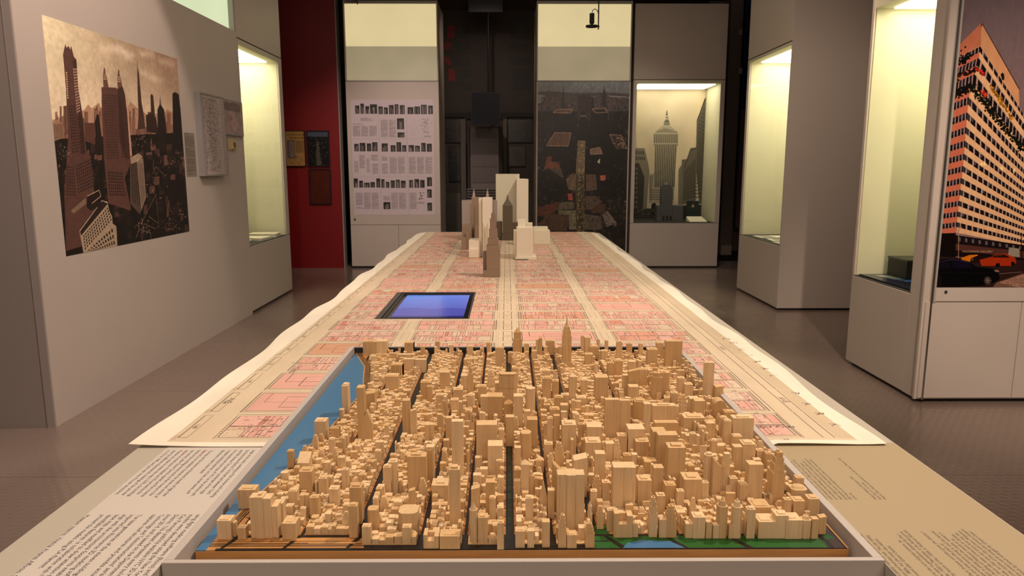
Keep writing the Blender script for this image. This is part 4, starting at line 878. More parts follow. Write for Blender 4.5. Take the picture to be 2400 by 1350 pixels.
# screen let into the table
sc_ = thing('inset_screen', 'blue video screen let into the table behind the wooden model', 'screen', (-.257, 2.376, .74))
b = MB(); b.box(-.1425, .1425, -.2325, .2325, -.012, 0); b.build('housing', M['black'], sc_)
b = MB(); b.box(-.1425, -.125, -.2325, .2325, 0, .0605); b.box(-.121, -.117, -.2325, .2325, 0, .058); b.box(.137, .1425, -.2325, .2325, 0, .0605); b.box(-.125, .137, .226, .2325, 0, .0605); b.box(-.125, .137, -.2325, -.229, 0, .0605); b.build('bezel', mat('bezel_grey', (.05, .045, .045), .35), sc_)
c = Cv(300, 400, (.07, .10, .42)); yy = np.linspace(0, 1, 400)[:, None]; xx = np.linspace(0, 1, 300)[None]
c.a[..., 0] = .26 + .12 * xx * (1 - yy); c.a[..., 1] = .28 + .16 * (1 - yy) + 0 * xx; c.a[..., 2] = .58 + .18 * (1 - yy) + 0 * xx
c.poly([(0, 250), (90, 235), (150, 262), (230, 240), (300, 255), (300, 400), (0, 400)], (.22, .24, .56), .6, raw=True); c.rect(0, 375, 300, 400, (.12, .13, .36))
sheet('display', print_mat('screen_print', c.image('screen_print'), .15, emis=.8), sc_, (-.103, -.185, .0525), (.225, 0, 0), (0, .395, 0), .001)
boxo('glass_front', mat('screen_glass', (.012, .012, .014), .12), sc_, -.125, .137, -.229, .226, .0, .0525)
bpy.data.materials['screen_print'].node_tree.nodes['Principled BSDF'].inputs['Base Color'].default_value = (.01, .01, .01, 1)

# ------------------------------------------------------------------ printed towers standing on the map
GZ = .8005
def at_base(xc, yb): return onz(xc, yb, GZ)[1]
def solid(b, x0, x1, yt, Y, dep, z0=0.0, Y0=None):
    """box on pixel columns x0..x1 with its front at depth Y, top at image row yt, relative to (0, Y0, GZ)"""
    X0, z = ony(x0, yt, Y); X1, _ = ony(x1, yt, Y); b.box(X0, X1, Y - Y0, Y - Y0 + dep, z0, z - GZ); return X0, X1, z - GZ
def ptower(name, label, yb, m, parts, xc=1188):
    Y = at_base(xc, yb); t = thing(name, label, 'architectural model', (0, Y, GZ), 0, 'printed tower models on the street map')
    for pn, mm, boxes in parts:
        b = MB()
        for (x0, x1, yt, dy, dep) in boxes: solid(b, x0, x1, yt, Y + dy, dep, 0, Y)
        b.build(pn, mm, t)
    return t, Y
BR, CR, C2, DB, LI = M['brown'], M['cream'], M['cream2'], M['darkbrown'], M['lilac']
t, Y = ptower('stepped_tower', 'nearest brown stepped tower model with a thin spire on the map', 649, BR, [
    ('base', BR, [(1133, 1172, 634, .0, .085), (1140, 1172, 577, .003, .075)]),
    ('shaft', BR, [(1143, 1168, 560, .012, .06), (1146, 1165, 538, .016, .05), (1148, 1162, 513, .02, .04), (1132, 1140, 590, .05, .04)]), ('crown', BR, [(1151, 1161, 500, .026, .025)])])
b = MB(); X, z = ony(1155, 490, Y + .035); _, z0 = ony(1155, 501, Y + .035); b.cyl(X, .035, .003, z0 - GZ - .004, z - GZ, 10, r2=.0006); b.build('spire', BR, t)
ptower('slab_tower', 'tall cream slab model with a low box beside it, left of the stepped tower', 603, CR, [
    ('slab', CR, [(1122, 1129, 465, .03, .11), (1130, 1153, 465, .0, .15)]), ('low_block', CR, [(1099, 1124, 564, -.0, .13), (1099, 1121, 584, -.012, .02)]), ('fin', CR, [(1133, 1134, 522, -.02, .02), (1143, 1144, 522, -.02, .02)])])
t, Y = ptower('twin_spire_model', 'brown twin spired hotel model behind the cream slab', 585, BR, [
    ('wing', BR, [(1081, 1093, 557, .0, .1), (1083, 1105, 528, .05, .1), (1092, 1100, 545, .02, .1)]), ('shaft', BR, [(1105, 1124, 463, .12, .08), (1101, 1110, 481, .10, .08), (1112, 1123, 530, .06, .08), (1124, 1158, 470, .14, .05)])])
b = MB()
for px in (1110.5, 1142.5):
    X, z = ony(px, 441, Y + .16); _, z0 = ony(px, 470, Y + .16); _, z1 = ony(px, 455, Y + .16); _, z2 = ony(px, 490, Y + .16)
    P = lambda r: [(X - r, .16 - r), (X + r, .16 - r), (X + r, .16 + r), (X - r, .16 + r)]
    b.prism(P(.0135), z2 - GZ, z0 - GZ); b.prism(P(.0115), z0 - GZ, z1 - GZ, top=P(.006)); b.cone(P(.006), z1 - GZ, (X, .16, z - GZ))
b.build('spire', M['pinkish'], t)
ptower('grey_slab_tower', 'grey slab tower model behind the twin spired hotel', 566, LI, [('slab', LI, [(1082, 1165, 470, .12, .07)]), ('base', LI, [(1082, 1166, 545, .1, .1)])])
t, Y = ptower('pinnacle_tower', 'dark brown tower model with pyramid roof and pinnacle on the avenue', 563, DB, [
    ('base', DB, [(1176, 1203, 549, .0, .10), (1164, 1177, 520, .03, .06), (1202, 1215, 522, .03, .06)])])
X0, z0 = ony(1178, 482, Y + .01); X1, _ = ony(1201.5, 482, Y + .01); b = MB(); b.box(X0, X1, .01, .075, 0, z0 - GZ); b.build('shaft', DB, t)
_, z1 = ony(1189, 466, Y + .04); _, z2 = ony(1189, 457, Y + .04); xm = (X0 + X1) / 2
b = MB(); P = lambda rx, ry: [(xm - rx, .0425 - ry), (xm + rx, .0425 - ry), (xm + rx, .0425 + ry), (xm - rx, .0425 + ry)]
b.prism(P((X1 - X0) / 2, .0325), z0 - GZ, z1 - GZ, top=P(.0055, .0055)); b.build('roof', DB, t)
b = MB(); b.prism(P(.0055, .0055), z1 - GZ, z1 - GZ + .012, top=P(.004, .004)); b.prism(P(.0034, .0034), z1 - GZ + .012, z2 - GZ - .006); b.cone(P(.0045, .0045), z2 - GZ - .006, (xm, .0425, z2 - GZ)); b.build('pinnacle', DB, t)
ptower('giant_slab', 'tallest pale slab tower model at the far end of the map', 560, C2, [('slab', C2, [(1162, 1217.5, 408, .22, .13)]), ('base', C2, [(1160, 1222, 540, .2, .16)])])
ptower('offset_slab', 'tall cream slab model overlapping the right edge of the tallest slab', 560, CR, [('slab', CR, [(1211, 1238.5, 420, .09, .14)]), ('roof_house', CR, [(1214, 1232, 419, .12, .04)])])
ptower('block_tower', 'cream block tower model on a dark edged plinth, nearest right of the avenue', 609, CR, [
    ('tower', CR, [(1211, 1250, 534, .012, .09), (1206, 1213, 545, .05, .09), (1214, 1232, 515, .10, .05), (1233, 1248, 523, .13, .05)]), ('podium', CR, [(1208, 1257, 603, .0, .14)]), ('dark_edge', M['joint'], [(1208, 1238, 608, -.003, .003)])])
ptower('low_block_model', 'low wide cream block model at the right of the tower group', 573, C2, [('block', C2, [(1251, 1289, 541, .0, .11), (1251, 1284, 532.5, .02, .08)]), ('annex', C2, [(1204, 1211, 540, .0, .08)])])

# ------------------------------------------------------------------ the wooden city model
CT = .786; YB0, YB1 = .828, 1.789; XB0, XB1 = -.3835, .4225
city = thing('city_model', 'large wooden scale model of a skyscraper city in the table tray', 'architectural model', (0, 1.28, CT))
CY = 1.28
def shore(Y): return float(np.interp(Y, [.83, .865, .90, .96, 1.03, 1.10, 1.17, 1.25, 1.34, 1.42, 1.50, 1.58, 1.66, 1.72, 1.8], [-.371, -.370, -.369, -.364, -.352, -.341, -.336, -.322, -.315, -.308, -.310, -.325, -.338, -.36, -.39]))
b = MB(); b.box(XB0, XB1, YB0 - CY, YB1 - CY, -.034, -.0012); b.build('base', M['basewood'], city, .0008)
GS = 2200
c = Cv(int((XB1 - XB0) * GS), int((YB1 - YB0) * GS), (.72, .52, .30))
gu = lambda x: (x - XB0) * GS
gv = lambda y: (YB1 - y) * GS
def gr(x0, x1, y0, y1, col): c.rect(gu(x0), gv(y1), gu(x1), gv(y0), col)
c.a *= 1 + c.noise(.25, 14, 3, 5)[..., None]
BK = (.035, .028, .03); GN = (.07, .35, .11); BLU = (.24, .44, .60)
cols = [(-.338, -.266), (-.259, -.198), (-.182, -.1125), (-.103, -.0565), (-.050, -.0035), (.0100, .0535), (.0605, .106), (.118, .213), (.222, .312), (.320, .394)]
gaps = [(-.347, -.339), (-.266, -.259), (-.198, -.182), (-.1125, -.103), (-.0565, -.050), (-.0035, .010), (.0535, .0605), (.106, .118), (.213, .222), (.312, .320), (.394, .403)]
gr(-.372, .42, .862, YB1, BK)
for i in range(40):
    ys_ = .865 + .0243 * i
    for x0, x1 in [(-.385, -.348)] + cols: gr(x0 - .0012, x1 + .0012, ys_ - .0008, ys_ + .0215, (.70, .48, .27))
for i in range(38): gr(.001, .0058, .845 + .0243 * i, .863 + .0243 * i, (.05, .17, .07))
gr(-.36, .42, YB0, .864, BK)
gr(-.38, -.178, YB0 + .004, .858, (.72, .50, .27))
for yy_, h in ((.8365, .0018), (.8395, .0012), (.8420, .0018), (.848, .0010)): gr(-.383, -.178, yy_, yy_ + h, BK)
for xx_ in (-.345, -.268, -.19): c.poly([(gu(xx_ - .012), gv(.828)), (gu(xx_ - .008), gv(.828)), (gu(xx_ + .008), gv(.864)), (gu(xx_), gv(.864))], BK, raw=True)
for q in ((-.300, -.205, .8505, .8565), (-.25, -.19, .8432, .8462)): gr(*q, (.76, .56, .32))
# park at the front right
gr(.1075, .405, YB0 + .002, .8595, GN); gr(.108, .131, .864, .886, GN)
for x0, x1 in ((.122, .128), (.1985, .2035), (.278, .284)): c.poly([(gu(x0), gv(.8595)), (gu(x1), gv(.8595)), (gu(x1 + .022), gv(.829)), (gu(x0 + .018), gv(.829))], BK, raw=True)
c.poly([(gu(.143), gv(.830)), (gu(.150), gv(.842)), (gu(.170), gv(.849)), (gu(.205), gv(.846)), (gu(.22), gv(.830))], BLU, raw=True)
c.poly([(gu(.108), gv(.8455)), (gu(.128), gv(.8455)), (gu(.128), gv(.848)), (gu(.108), gv(.848))], BK, raw=True)
gr(.396, .405, .828, .88, BK); gr(.405, .4185, .828, .885, (.22, .16, .16)); c.poly([(gu(.402), gv(.85)), (gu(.416), gv(.85)), (gu(.414), gv(.862)), (gu(.404), gv(.865))], (.09, .30, .13), raw=True)
c.poly([(gu(.35), gv(.842)), (gu(.372), gv(.856)), (gu(.40), gv(.848)), (gu(.398), gv(.829)), (gu(.35), gv(.829))], (.17, .36, .2), .6, raw=True)
# river and riverside road
yy = np.linspace(YB0, YB1, 90)
c.poly([(0, gv(YB1)), (0, gv(YB0))] + [(gu(shore(t)), gv(t)) for t in yy], BLU, raw=True)
edge = [(gu(shore(t)), gv(t)) for t in yy]
def off(dx, w, col): 
    for t0, t1 in zip(yy, yy[1:]):
        if t0 < .862: continue
        c.poly([(gu(shore(t0) + dx), gv(t0)), (gu(shore(t0) + dx + w), gv(t0)), (gu(shore(t1) + dx + w), gv(t1)), (gu(shore(t1) + dx), gv(t1))], col, raw=True)
off(0, .016, (.72, .52, .30)); off(.0035, .0016, BK); off(.0062, .0018, BK); off(.0092, .0018, BK); off(.0125, .0022, BK)
gr(-.115, -.098, 1.455, 1.468, (.05, .25, .07)); gr(-.238, -.214, 1.36, 1.375, (.05, .25, .07))
gp = sheet('painted_ground', print_mat('painted_ground', c.image('ground_print'), .35), city, (XB0 + .0006, YB0 - CY + .0006, -.0012), (XB1 - XB0 - .0012, 0, 0), (0, YB1 - YB0 - .0012, 0), .0012)

WOOD = M['wood']
R = random.Random(5)
def tint(lo=.15, hi=.9): return (R.uniform(lo, hi), R.uniform(0, 900))
foot = []
def rect4(x0, x1, y0, y1): return [(x0, y0), (x1, y0), (x1, y1), (x0, y1)]
def chamf(x0, x1, y0, y1, k): return [(x0 + k, y0), (x1 - k, y0), (x1, y0 + k), (x1, y1 - k), (x1 - k, y1), (x0 + k, y1), (x0, y1 - k), (x0, y0 + k)]
def bshape(b, kind, x0, x1, y0, y1, h, t):
    w, d = x1 - x0, y1 - y0; xc, yc = (x0 + x1) / 2, (y0 + y1) / 2; z = 0
    m = min(w, d)
    if kind == 'b': b.box(x0, x1, y0, y1, z, h, t)
    elif kind == 'm':
        b.box(x0, x1, y0, y1, z, h * .965, t); k = R.uniform(.15, .28); b.box(x0 + w * k, x1 - w * R.uniform(.15, .3), y0 + d * k, y1 - d * k, h * .965, h, t)
    elif kind == 'x': b.prism(chamf(x0, x1, y0, y1, m * .2), z, h, t)
    elif kind == 'o':
        b.prism([(x0 + w * .2, y0), (x1 - w * .2, y0), (x1, yc), (x1 - w * .2, y1), (x0 + w * .2, y1), (x0, yc)], z, h, t)
    elif kind == 'a':   # long faceted slab with recessed waist lines
        P = lambda k: [(x0 + w * .18, y0 + k), (x1 - w * .18, y0 + k), (x1 - k, yc - d * .12), (x1 - k, yc + d * .12), (x1 - w * .18, y1 - k), (x0 + w * .18, y1 - k), (x0 + k, yc + d * .12), (x0 + k, yc - d * .12)]
        e = .0012
        for a_, b_, k in ((0, .60, 0), (.60, .62, e), (.62, .955, 0), (.955, .965, e), (.965, 1, 0)): b.prism(P(k), h * a_, h * b_, t)
    elif kind == 'c': b.cyl(xc, yc, w / 2, z, h, 20, t, ry=d / 2)
    elif kind == 'C': b.cyl(xc, yc, w / 2, z, h * .96, 18, t, ry=d / 2); b.cyl(xc, yc, w * .3, h * .96, h, 14, t, ry=d * .3)
    elif kind == 'p':
        b.box(x0, x1, y0, y1, z, h * .9, t); b.cone(rect4(x0, x1, y0, y1), h * .9, (xc, yc, h), t)
    elif kind == 'q':   # stepped shaft with small pyramid
        b.box(x0, x1, y0, y1, z, h * .55, t); b.box(x0 + w * .1, x1 - w * .1, y0 + d * .1, y1 - d * .1, h * .55, h * .82, t); b.cone(rect4(x0 + w * .16, x1 - w * .16, y0 + d * .16, y1 - d * .16), h * .82, (xc, yc, h), t)
    elif kind == 'k': b.cyl(xc, yc, w / 2, z, h * .82, 16, t, ry=d / 2); b.cyl(xc, yc, w * .42, h * .82, h, 16, t, r2=0, ry=d * .42)
    elif kind == 'd':
        b.prism(chamf(x0, x1, y0, y1, m * .2), z, h * .78, t); k = m * .12; b.prism(chamf(x0 + k, x1 - k, y0 + k, y1 - k, m * .2), h * .78, h * .90, t, top=chamf(x0 + 2 * k, x1 - 2 * k, y0 + 2 * k, y1 - 2 * k, m * .15)); b.cone(chamf(x0 + 2.6 * k, x1 - 2.6 * k, y0 + 2.6 * k, y1 - 2.6 * k, m * .1), h * .90, (xc, yc, h), t)
    elif kind == 's':
        f = [1, .84, .68, .5]; hs = [.0, .62, .78, .9, 1]
        ox = R.uniform(-.06, .06) * w
        for i in range(4): b.box(xc + ox * i * .5 - w * f[i] / 2, xc + ox * i * .5 + w * f[i] / 2, yc - d * f[i] / 2, yc + d * f[i] / 2, h * hs[i], h * hs[i + 1], t)
        b.box(xc - w * .1, xc + w * .1, yc - d * .1, yc + d * .1, h, h * 1.04, t)
    elif kind == 'w': b.prism(rect4(x0, x1, y0, y1), z, h, t, zt=[h * .93, h, h, h * .93])
    elif kind == 'W': b.prism(rect4(x0, x1, y0, y1), z, h, t, zt=[h, h * .72, h * .72, h])
    elif kind == 'V': b.prism(rect4(x0, x1, y0, y1), z, h, t, zt=[h * .62, h * .62, h, h])
    elif kind == 'i':   # wedge with pointed ridge
        b.prism(rect4(x0, x1, y0, y1), z, h * .55, t); b.prism(rect4(x0, x1, y0, y1), h * .55, h, t, top=[(xc - w * .02, y0), (xc + w * .02, y0), (xc + w * .02, y1), (xc - w * .02, y1)])
    elif kind == 'g':   # three bay slab
        b.box(x0, x0 + w * .31, y0 + d * .12, y1 - d * .1, z, h, t); b.box(x1 - w * .31, x1, y0 + d * .12, y1 - d * .1, z, h, t); b.prism([(x0 + w * .31, y0 + d * .1), (x0 + w * .36, y0), (x1 - w * .36, y0), (x1 - w * .31, y0 + d * .1), (x1 - w * .31, y1), (x0 + w * .31, y1)], z, h * 1.004, t)
    elif kind == 'l':   # slab of bays stepping down to the right
        for i, (a_, b_, hh, e) in enumerate(((0, .22, .98, .1), (.2, .5, 1, 0), (.48, .78, .96, .05), (.76, 1, .76, .12))): b.box(x0 + w * a_, x0 + w * b_, y0 + d * e, y1 - d * e, z, h * hh, t)
        b.box(x0 + w * .3, x0 + w * .42, y0 + d * .3, y1 - d * .3, h, h * 1.04, t)
    elif kind == 'L': b.box(x0, x0 + w * .55, y0, y1, z, h, t); b.box(x0 + w * .55, x1, y0 + d * .3, y1, z, h * .965, t)
    elif kind == 'r':   # arched roof
        n = 8; P = [(x0, 0), (x1, 0)] + [(xc + w / 2 * math.cos(math.pi * i / n), h - w / 2 + w / 2 * math.sin(math.pi * i / n)) for i in range(n + 1)]
        k = len(P); b.add([(x, y0, z_) for x, z_ in P] + [(x, y1, z_) for x, z_ in P], [tuple(range(k)), tuple(range(k, 2 * k))[::-1]] + [(i, k + i, k + (i + 1) % k, (i + 1) % k) for i in range(k)], t)
    elif kind == 'n':   # notched corners and mast
        e = w * .16
        b.box(x0 + e, x1 - e, y0, y1, z, h, t); b.box(x0, x1, y0 + d * .16, y1 - d * .16, z, h * .985, t); b.cyl(xc, yc, .0006, h, h * 1.32, 6, t, r2=.0003)
    elif kind == 't': 
        b.box(x0, x1, y0, y1, z, h * .86, t); b.box(x0 + w * .12, x1 - w * .12, y0 + d * .12, y1 - d * .12, h * .86, h, t)
        for q in (x0 + w * .2, xc, x1 - w * .2): b.box(q - w * .05, q + w * .05, y0 + d * .1, y0 + d * .2, h * .9, h * 1.03, t)
        b.cyl(xc, yc, .0008, h, h * 1.16, 6, t, r2=.0004)
    elif kind == 'y':   # crown of a slender art deco tower with a needle
        b.box(x0, x1, y0, y1, z, h * .60, t); b.box(x0 + w * .15, x1 - w * .15, y0 + d * .15, y1 - d * .15, h * .60, h * .74, t); b.cyl(xc, yc, w * .34, h * .74, h * .88, 12, t, r2=w * .12); b.cyl(xc, yc, w * .12, h * .88, h, 8, t, r2=.0002)
    elif kind == 'f':   # fluted block
        for i in range(6): b.box(x0 + w * i / 6 + w * .02, x0 + w * (i + 1) / 6 - w * .02, y0, y1, z, h, t)
        b.box(x0 + w * .02, x1 - w * .02, y0 + d * .06, y1 - d * .06, z, h * .99, t); b.box(x0 + w * .1, x1 - w * .1, y0 + d * .1, y1 - d * .1, h, h * 1.03, t)
    elif kind == 'u':   # low courtyard block
        b.box(x0, x1, y0, y1, z, h * .55, t); b.box(x0, x0 + w * .25, y0, y1, h * .55, h, t); b.box(x1 - w * .3, x1, y0, y1, h * .55, h * .9, t); b.box(x0 + w * .25, x1 - w * .3, y1 - d * .3, y1, h * .55, h * .85, t)

def place(kind, x0, x1, yt, yb, dep=None, min_d=.008):
    Y = onz((x0 + x1) / 2, yb, CT)[1]
    w = ony(x1, yt, Y)[0] - ony(x0, yt, Y)[0]
    if dep is None: dep = max(min_d, min(.026, w * 1.05))
    Y = min(Y, YB1 - .002 - dep)
    X0, z = ony(x0, yt, Y); X1, _ = ony(x1, yt, Y); w = X1 - X0
    # keep the slanted line of sight: the rear edge shows above the front edge for flat roofs
    h = z - CT
    b = MB(); t = tint()
    xc, yc = (X0 + X1) / 2, Y + dep / 2
    bshape(b, kind, -w / 2, w / 2, -dep / 2, dep / 2, h, t)
    o = b.build('building', WOOD, city, tint=True); o.location = (xc, yc - CY, 0)
    foot.append((X0 - .0005, X1 + .0005, Y - .0005, Y + dep + .0005))
    return o

# landmark of the far middle: stepped shaft, dome and mast
def empire():
    Y = onz(1330, 864, CT)[1]; b = MB(); t = (.35, 30); xc = ony(1329.5, 780, Y)[0]
    def zz(y): return ony(1329, y, Y + .006)[1] - CT
    for hw, y0_, y1_, a_, b_ in ((12.3, 0, 848, 0, .024), (10.8, 848, 787, .003, .020), (9.0, 787, 775, .004, .018), (6.8, 775, 766, .005, .017)):
        hwm = hw / 1700 * Y * 1.02; b.box(-hwm, hwm, a_, b_, 0 if not y0_ else zz(y0_), zz(y1_), t)
    for s_ in (-1, 1):
        x_ = s_ * 7.2 / 1700 * Y; b.box(x_ - .0022, x_ + .0022, .001, .004, 0, zz(806), t)
    b.cyl(0, .011, .0045, zz(766), zz(757), 12, t, r2=.0028); b.cyl(0, .011, .0022, zz(757), zz(747), 10, t, r2=.0010); b.cyl(0, .011, .0009, zz(747), zz(736), 8, t, r2=.0002)
    o = b.build('building', WOOD, city, tint=True); o.location = (xc, Y - CY, 0); o['label'] = 'stepped tower with a tall mast'
    foot.append((xc - .014, xc + .014, Y, Y + .025))
empire()
def pinnacle():   # tower over the avenue with a pyramid roof and lantern
    Y = onz(1191, 1003, CT)[1]; t = (.0, 60); X0 = ony(1180.5, 947, Y)[0]; X1 = ony(1201.5, 947, Y)[0]; w = X1 - X0; z = ony(1190, 947, Y)[1] - CT; za = ony(1190, 934, Y + .005)[1] - CT; zt_ = ony(1190, 924, Y + .005)[1] - CT
    b = MB(); b.box(-w / 2 - .004, w / 2 + .004, .002, .018, 0, z * .42, t); b.box(-w / 2, w / 2, 0, .012, 0, z, t); b.cone(rect4(-w / 2, w / 2, 0, .012), z, (0, .006, za), t); b.box(-.0012, .0012, .0048, .0072, za - .003, za + .0015, t); b.cyl(0, .006, .0006, za, zt_, 6, t, r2=.0002)
    o = b.build('building', WOOD, city, tint=True); o.location = ((X0 + X1) / 2, Y - CY, 0); foot.append((X0 - .004, X1 + .004, Y, Y + .02))
pinnacle()

TW = """g 1307 1371 1115 1244 .022;b 1438 1491 1096 1199 .020;b 1396 1419 1064 1160;W 1296 1330 1087 1200 .016;w 1345 1377 1073 1165;b 1143 1178 1045 1121;b 1116 1165 996 1096 .022;b 1126 1145 930 1000;b 1144 1178 930 1001;a 1169 1212 877 965 .016
b 1204 1226 929 1010;c 1232 1255 912 983;b 1228 1243 964 1012;b 1236 1260 984 1062;o 1219 1246 1017 1085;b 1058 1085 988 1128 .012;b 1044 1060 980 1062;L 995 1015 996 1047;b 942 960 939 1020;w 961 975 960 1025
m 800 814 902 974 .022;b 835 852 909 1032 .018;i 847 871 963 1032 .012;w 854 878 921 967;b 1030 1053 873 918;b 1080 1096 881 924;y 1096 1109 842 926 .010;b 946 971 842 872 .012;b 972 998 843 873 .012;b 932 972 831 847 .012
f 915 943 856 886;m 903 932 881 920;m 850 882 800 834;b 882 906 800 826;f 947 969 804 826;f 1160 1182 816 862 .012;q 1202 1224 768 813 .012;p 1256 1264 792 834;p 1263 1271 788 836;b 1561 1600 800 863 .016
r 1446 1459 800 846;m 1519 1542 818 861;b 1396 1426 885 950;w 1474 1499 866 942 .012;b 1474 1491 848 872;t 1531 1553 876 938;n 1653 1676 850 935 .014;w 1678 1696 905 940;b 1475 1498 907 952;L 1419 1479 937 1037 .012
m 1488 1514 939 1004;b 1510 1526 947 1035;m 1530 1585 949 1012 .016;b 1535 1590 991 1044 .014;b 1531 1562 1012 1100;b 1543 1590 1020 1112 .018;b 1473 1512 1006 1070;b 1618 1640 935 976;b 1629 1653 940 990;m 1604 1653 978 1028
p 1656 1678 987 1040;m 1719 1768 978 1042 .018;r 1676 1703 939 993;m 1318 1351 993 1076;b 1376 1412 1001 1067;m 1373 1409 1035 1104;m 1491 1522 1034 1080;m 1567 1608 1046 1148 .022;L 1511 1541 1083 1126;b 1533 1556 1097 1168
m 1496 1528 1124 1189;m 1604 1646 1122 1186;W 1673 1699 1076 1171;b 1699 1712 1064 1168;C 1654 1676 1065 1162;L 1756 1793 1089 1186 .016;s 1814 1844 1064 1180;b 1721 1741 1048 1113;m 1742 1772 1039 1110;d 1858 1896 1140 1182 .02
m 1867 1885 1119 1160;l 582 647 1166 1262 .018;m 700 730 1103 1178;V 695 723 1069 1112;m 818 846 1140 1228;m 816 836 1184 1260;x 860 885 1196 1253;m 556 597 1147 1192 .018;m 770 783 1028 1071;x 932 978 1204 1258
m 507 540 1219 1264 .016;b 538 551 1226 1258;m 556 575 1237 1264;m 660 692 1226 1264;w 957 972 1148 1204;m 1011 1050 1136 1192;w 1104 1124 1143 1207;b 1138 1160 1131 1206;m 1147 1162 1166 1230;p 1221 1240 1080 1172
d 1234 1252 1101 1168;b 1205 1220 1128 1175;W 1258 1275 1070 1108;m 1232 1250 1166 1230;i 1266 1283 1133 1210;b 1271 1289 1224 1283;m 1208 1230 1244 1284;b 1236 1252 1245 1284;s 1309 1328 1211 1284;s 1373 1394 1231 1284
q 1378 1389 1176 1240;m 1329 1352 1253 1285;u 992 1028 1254 1286 .018;m 1165 1181 1224 1288;m 1030 1078 1256 1287 .018;u 1440 1484 1204 1260 .016;m 1484 1496 1226 1259;s 1524 1543 1169 1259;m 1540 1560 1160 1232;s 1563 1588 1190 1260
p 1546 1563 1214 1260;b 1608 1625 1228 1261;m 1626 1654 1211 1262;d 1686 1709 1168 1262;d 1721 1743 1170 1262;s 1620 1633 1170 1222;b 1656 1670 1224 1262;m 1672 1686 1230 1262;m 1709 1722 1232 1262;m 1753 1772 1192 1262
m 1779 1820 1222 1262;m 1820 1849 1207 1262;m 1843 1881 1218 1263;d 1883 1905 1208 1263;b 1905 1920 1217 1263;w 1922 1938 1211 1252;m 1861 1887 1173 1222;m 1765 1808 1188 1226;m 1840 1856 1170 1222;m 1896 1922 1168 1218
b 998 1017 1048 1130;C 997 1014 1052 1132;m 954 998 1067 1162 .016;k 1099 1119 1180 1276;m 1120 1143 1211 1276;m 1052 1077 1096 1237 .014;m 736 763 986 1036;m 774 793 1003 1042;C 793 806 960 985;m 700 716 1066 1100
m 672 686 1057 1096;m 1027 1040 1144 1192;m 910 930 1080 1160;m 897 915 1093 1170;m 745 765 1120 1175;m 770 792 1145 1195;m 640 662 1178 1240;m 675 695 1150 1196;m 725 745 1165 1215;m 800 815 1100 1150
b 1160 1180 898 950;m 1175 1200 905 948;C 1200 1216 862 905;s 1142 1160 870 915;m 1120 1140 905 950;m 1062 1084 912 955;C 1094 1113 925 975;m 1056 1074 936 985;m 1021 1039 925 965;m 985 1010 895 938
m 1000 1012 905 948;b 1185 1205 978 1046;m 1120 1142 962 998;p 1134 1143 970 1010;p 1157 1166 970 1010;m 1090 1106 962 1010;m 1272 1290 868 905;s 1296 1310 870 925;m 1334 1352 882 930;p 1335 1350 876 948
m 1272 1292 885 940;m 1295 1310 892 938;m 1300 1320 930 985;b 1314 1332 950 1010;m 1290 1312 958 1015;m 1283 1296 978 1060;b 1298 1312 975 1062;m 1316 1334 925 968;m 1352 1375 932 968;m 1362 1378 890 930
m 1425 1440 850 890;m 1440 1460 845 885;m 1500 1518 865 905;b 1460 1474 880 935;m 1545 1565 872 930;p 1556 1570 868 925;m 1574 1590 920 965;s 1596 1612 928 985;m 1590 1606 885 930;m 1606 1625 900 935
m 1700 1722 965 1010;m 1690 1706 978 1030;m 1720 1740 1022 1060;d 1655 1680 975 1030;m 1700 1715 985 1045;m 1560 1580 930 960;m 1640 1656 1000 1050;b 1750 1766 1040 1090;m 1775 1792 1055 1110;m 1797 1812 1062 1120
m 1448 1470 1020 1070;s 1440 1456 1035 1095;b 1420 1440 1040 1090;m 1462 1480 1066 1120;m 1276 1296 1040 1095;s 1300 1322 1042 1108;m 1256 1270 1078 1120;m 1250 1262 1120 1165;b 1284 1300 1150 1215;m 1206 1220 1100 1150
s 1390 1410 1120 1185;m 1385 1400 1150 1205;m 1412 1430 1130 1180;s 1400 1416 1190 1240;m 1424 1440 1195 1245;m 1560 1585 1136 1190;m 1588 1604 1150 1205;m 1646 1662 1130 1180;m 1712 1730 1120 1175;m 1736 1755 1135 1190
C 1190 1204 826 852;m 1228 1240 805 828;m 1280 1300 798 826;m 1362 1370 786 822;m 1371 1384 790 826;m 1399 1406 795 830;m 1418 1426 798 828;m 1470 1482 805 835;m 1498 1508 805 838;m 1540 1556 803 835
m 1020 1030 800 822;m 1052 1062 808 832;m 985 995 812 838;m 1095 1108 811 836;C 1140 1152 803 828;m 1372 1390 830 858;m 1385 1402 812 842;m 1410 1425 822 850;m 1310 1320 812 840;m 1246 1258 822 850"""
n_t = 0
for e in TW.replace('\n', ';').split(';'):
    q = e.split(); place(q[0], *[float(v) for v in q[1:5]], dep=float(q[5]) if len(q) > 5 else None); n_t += 1

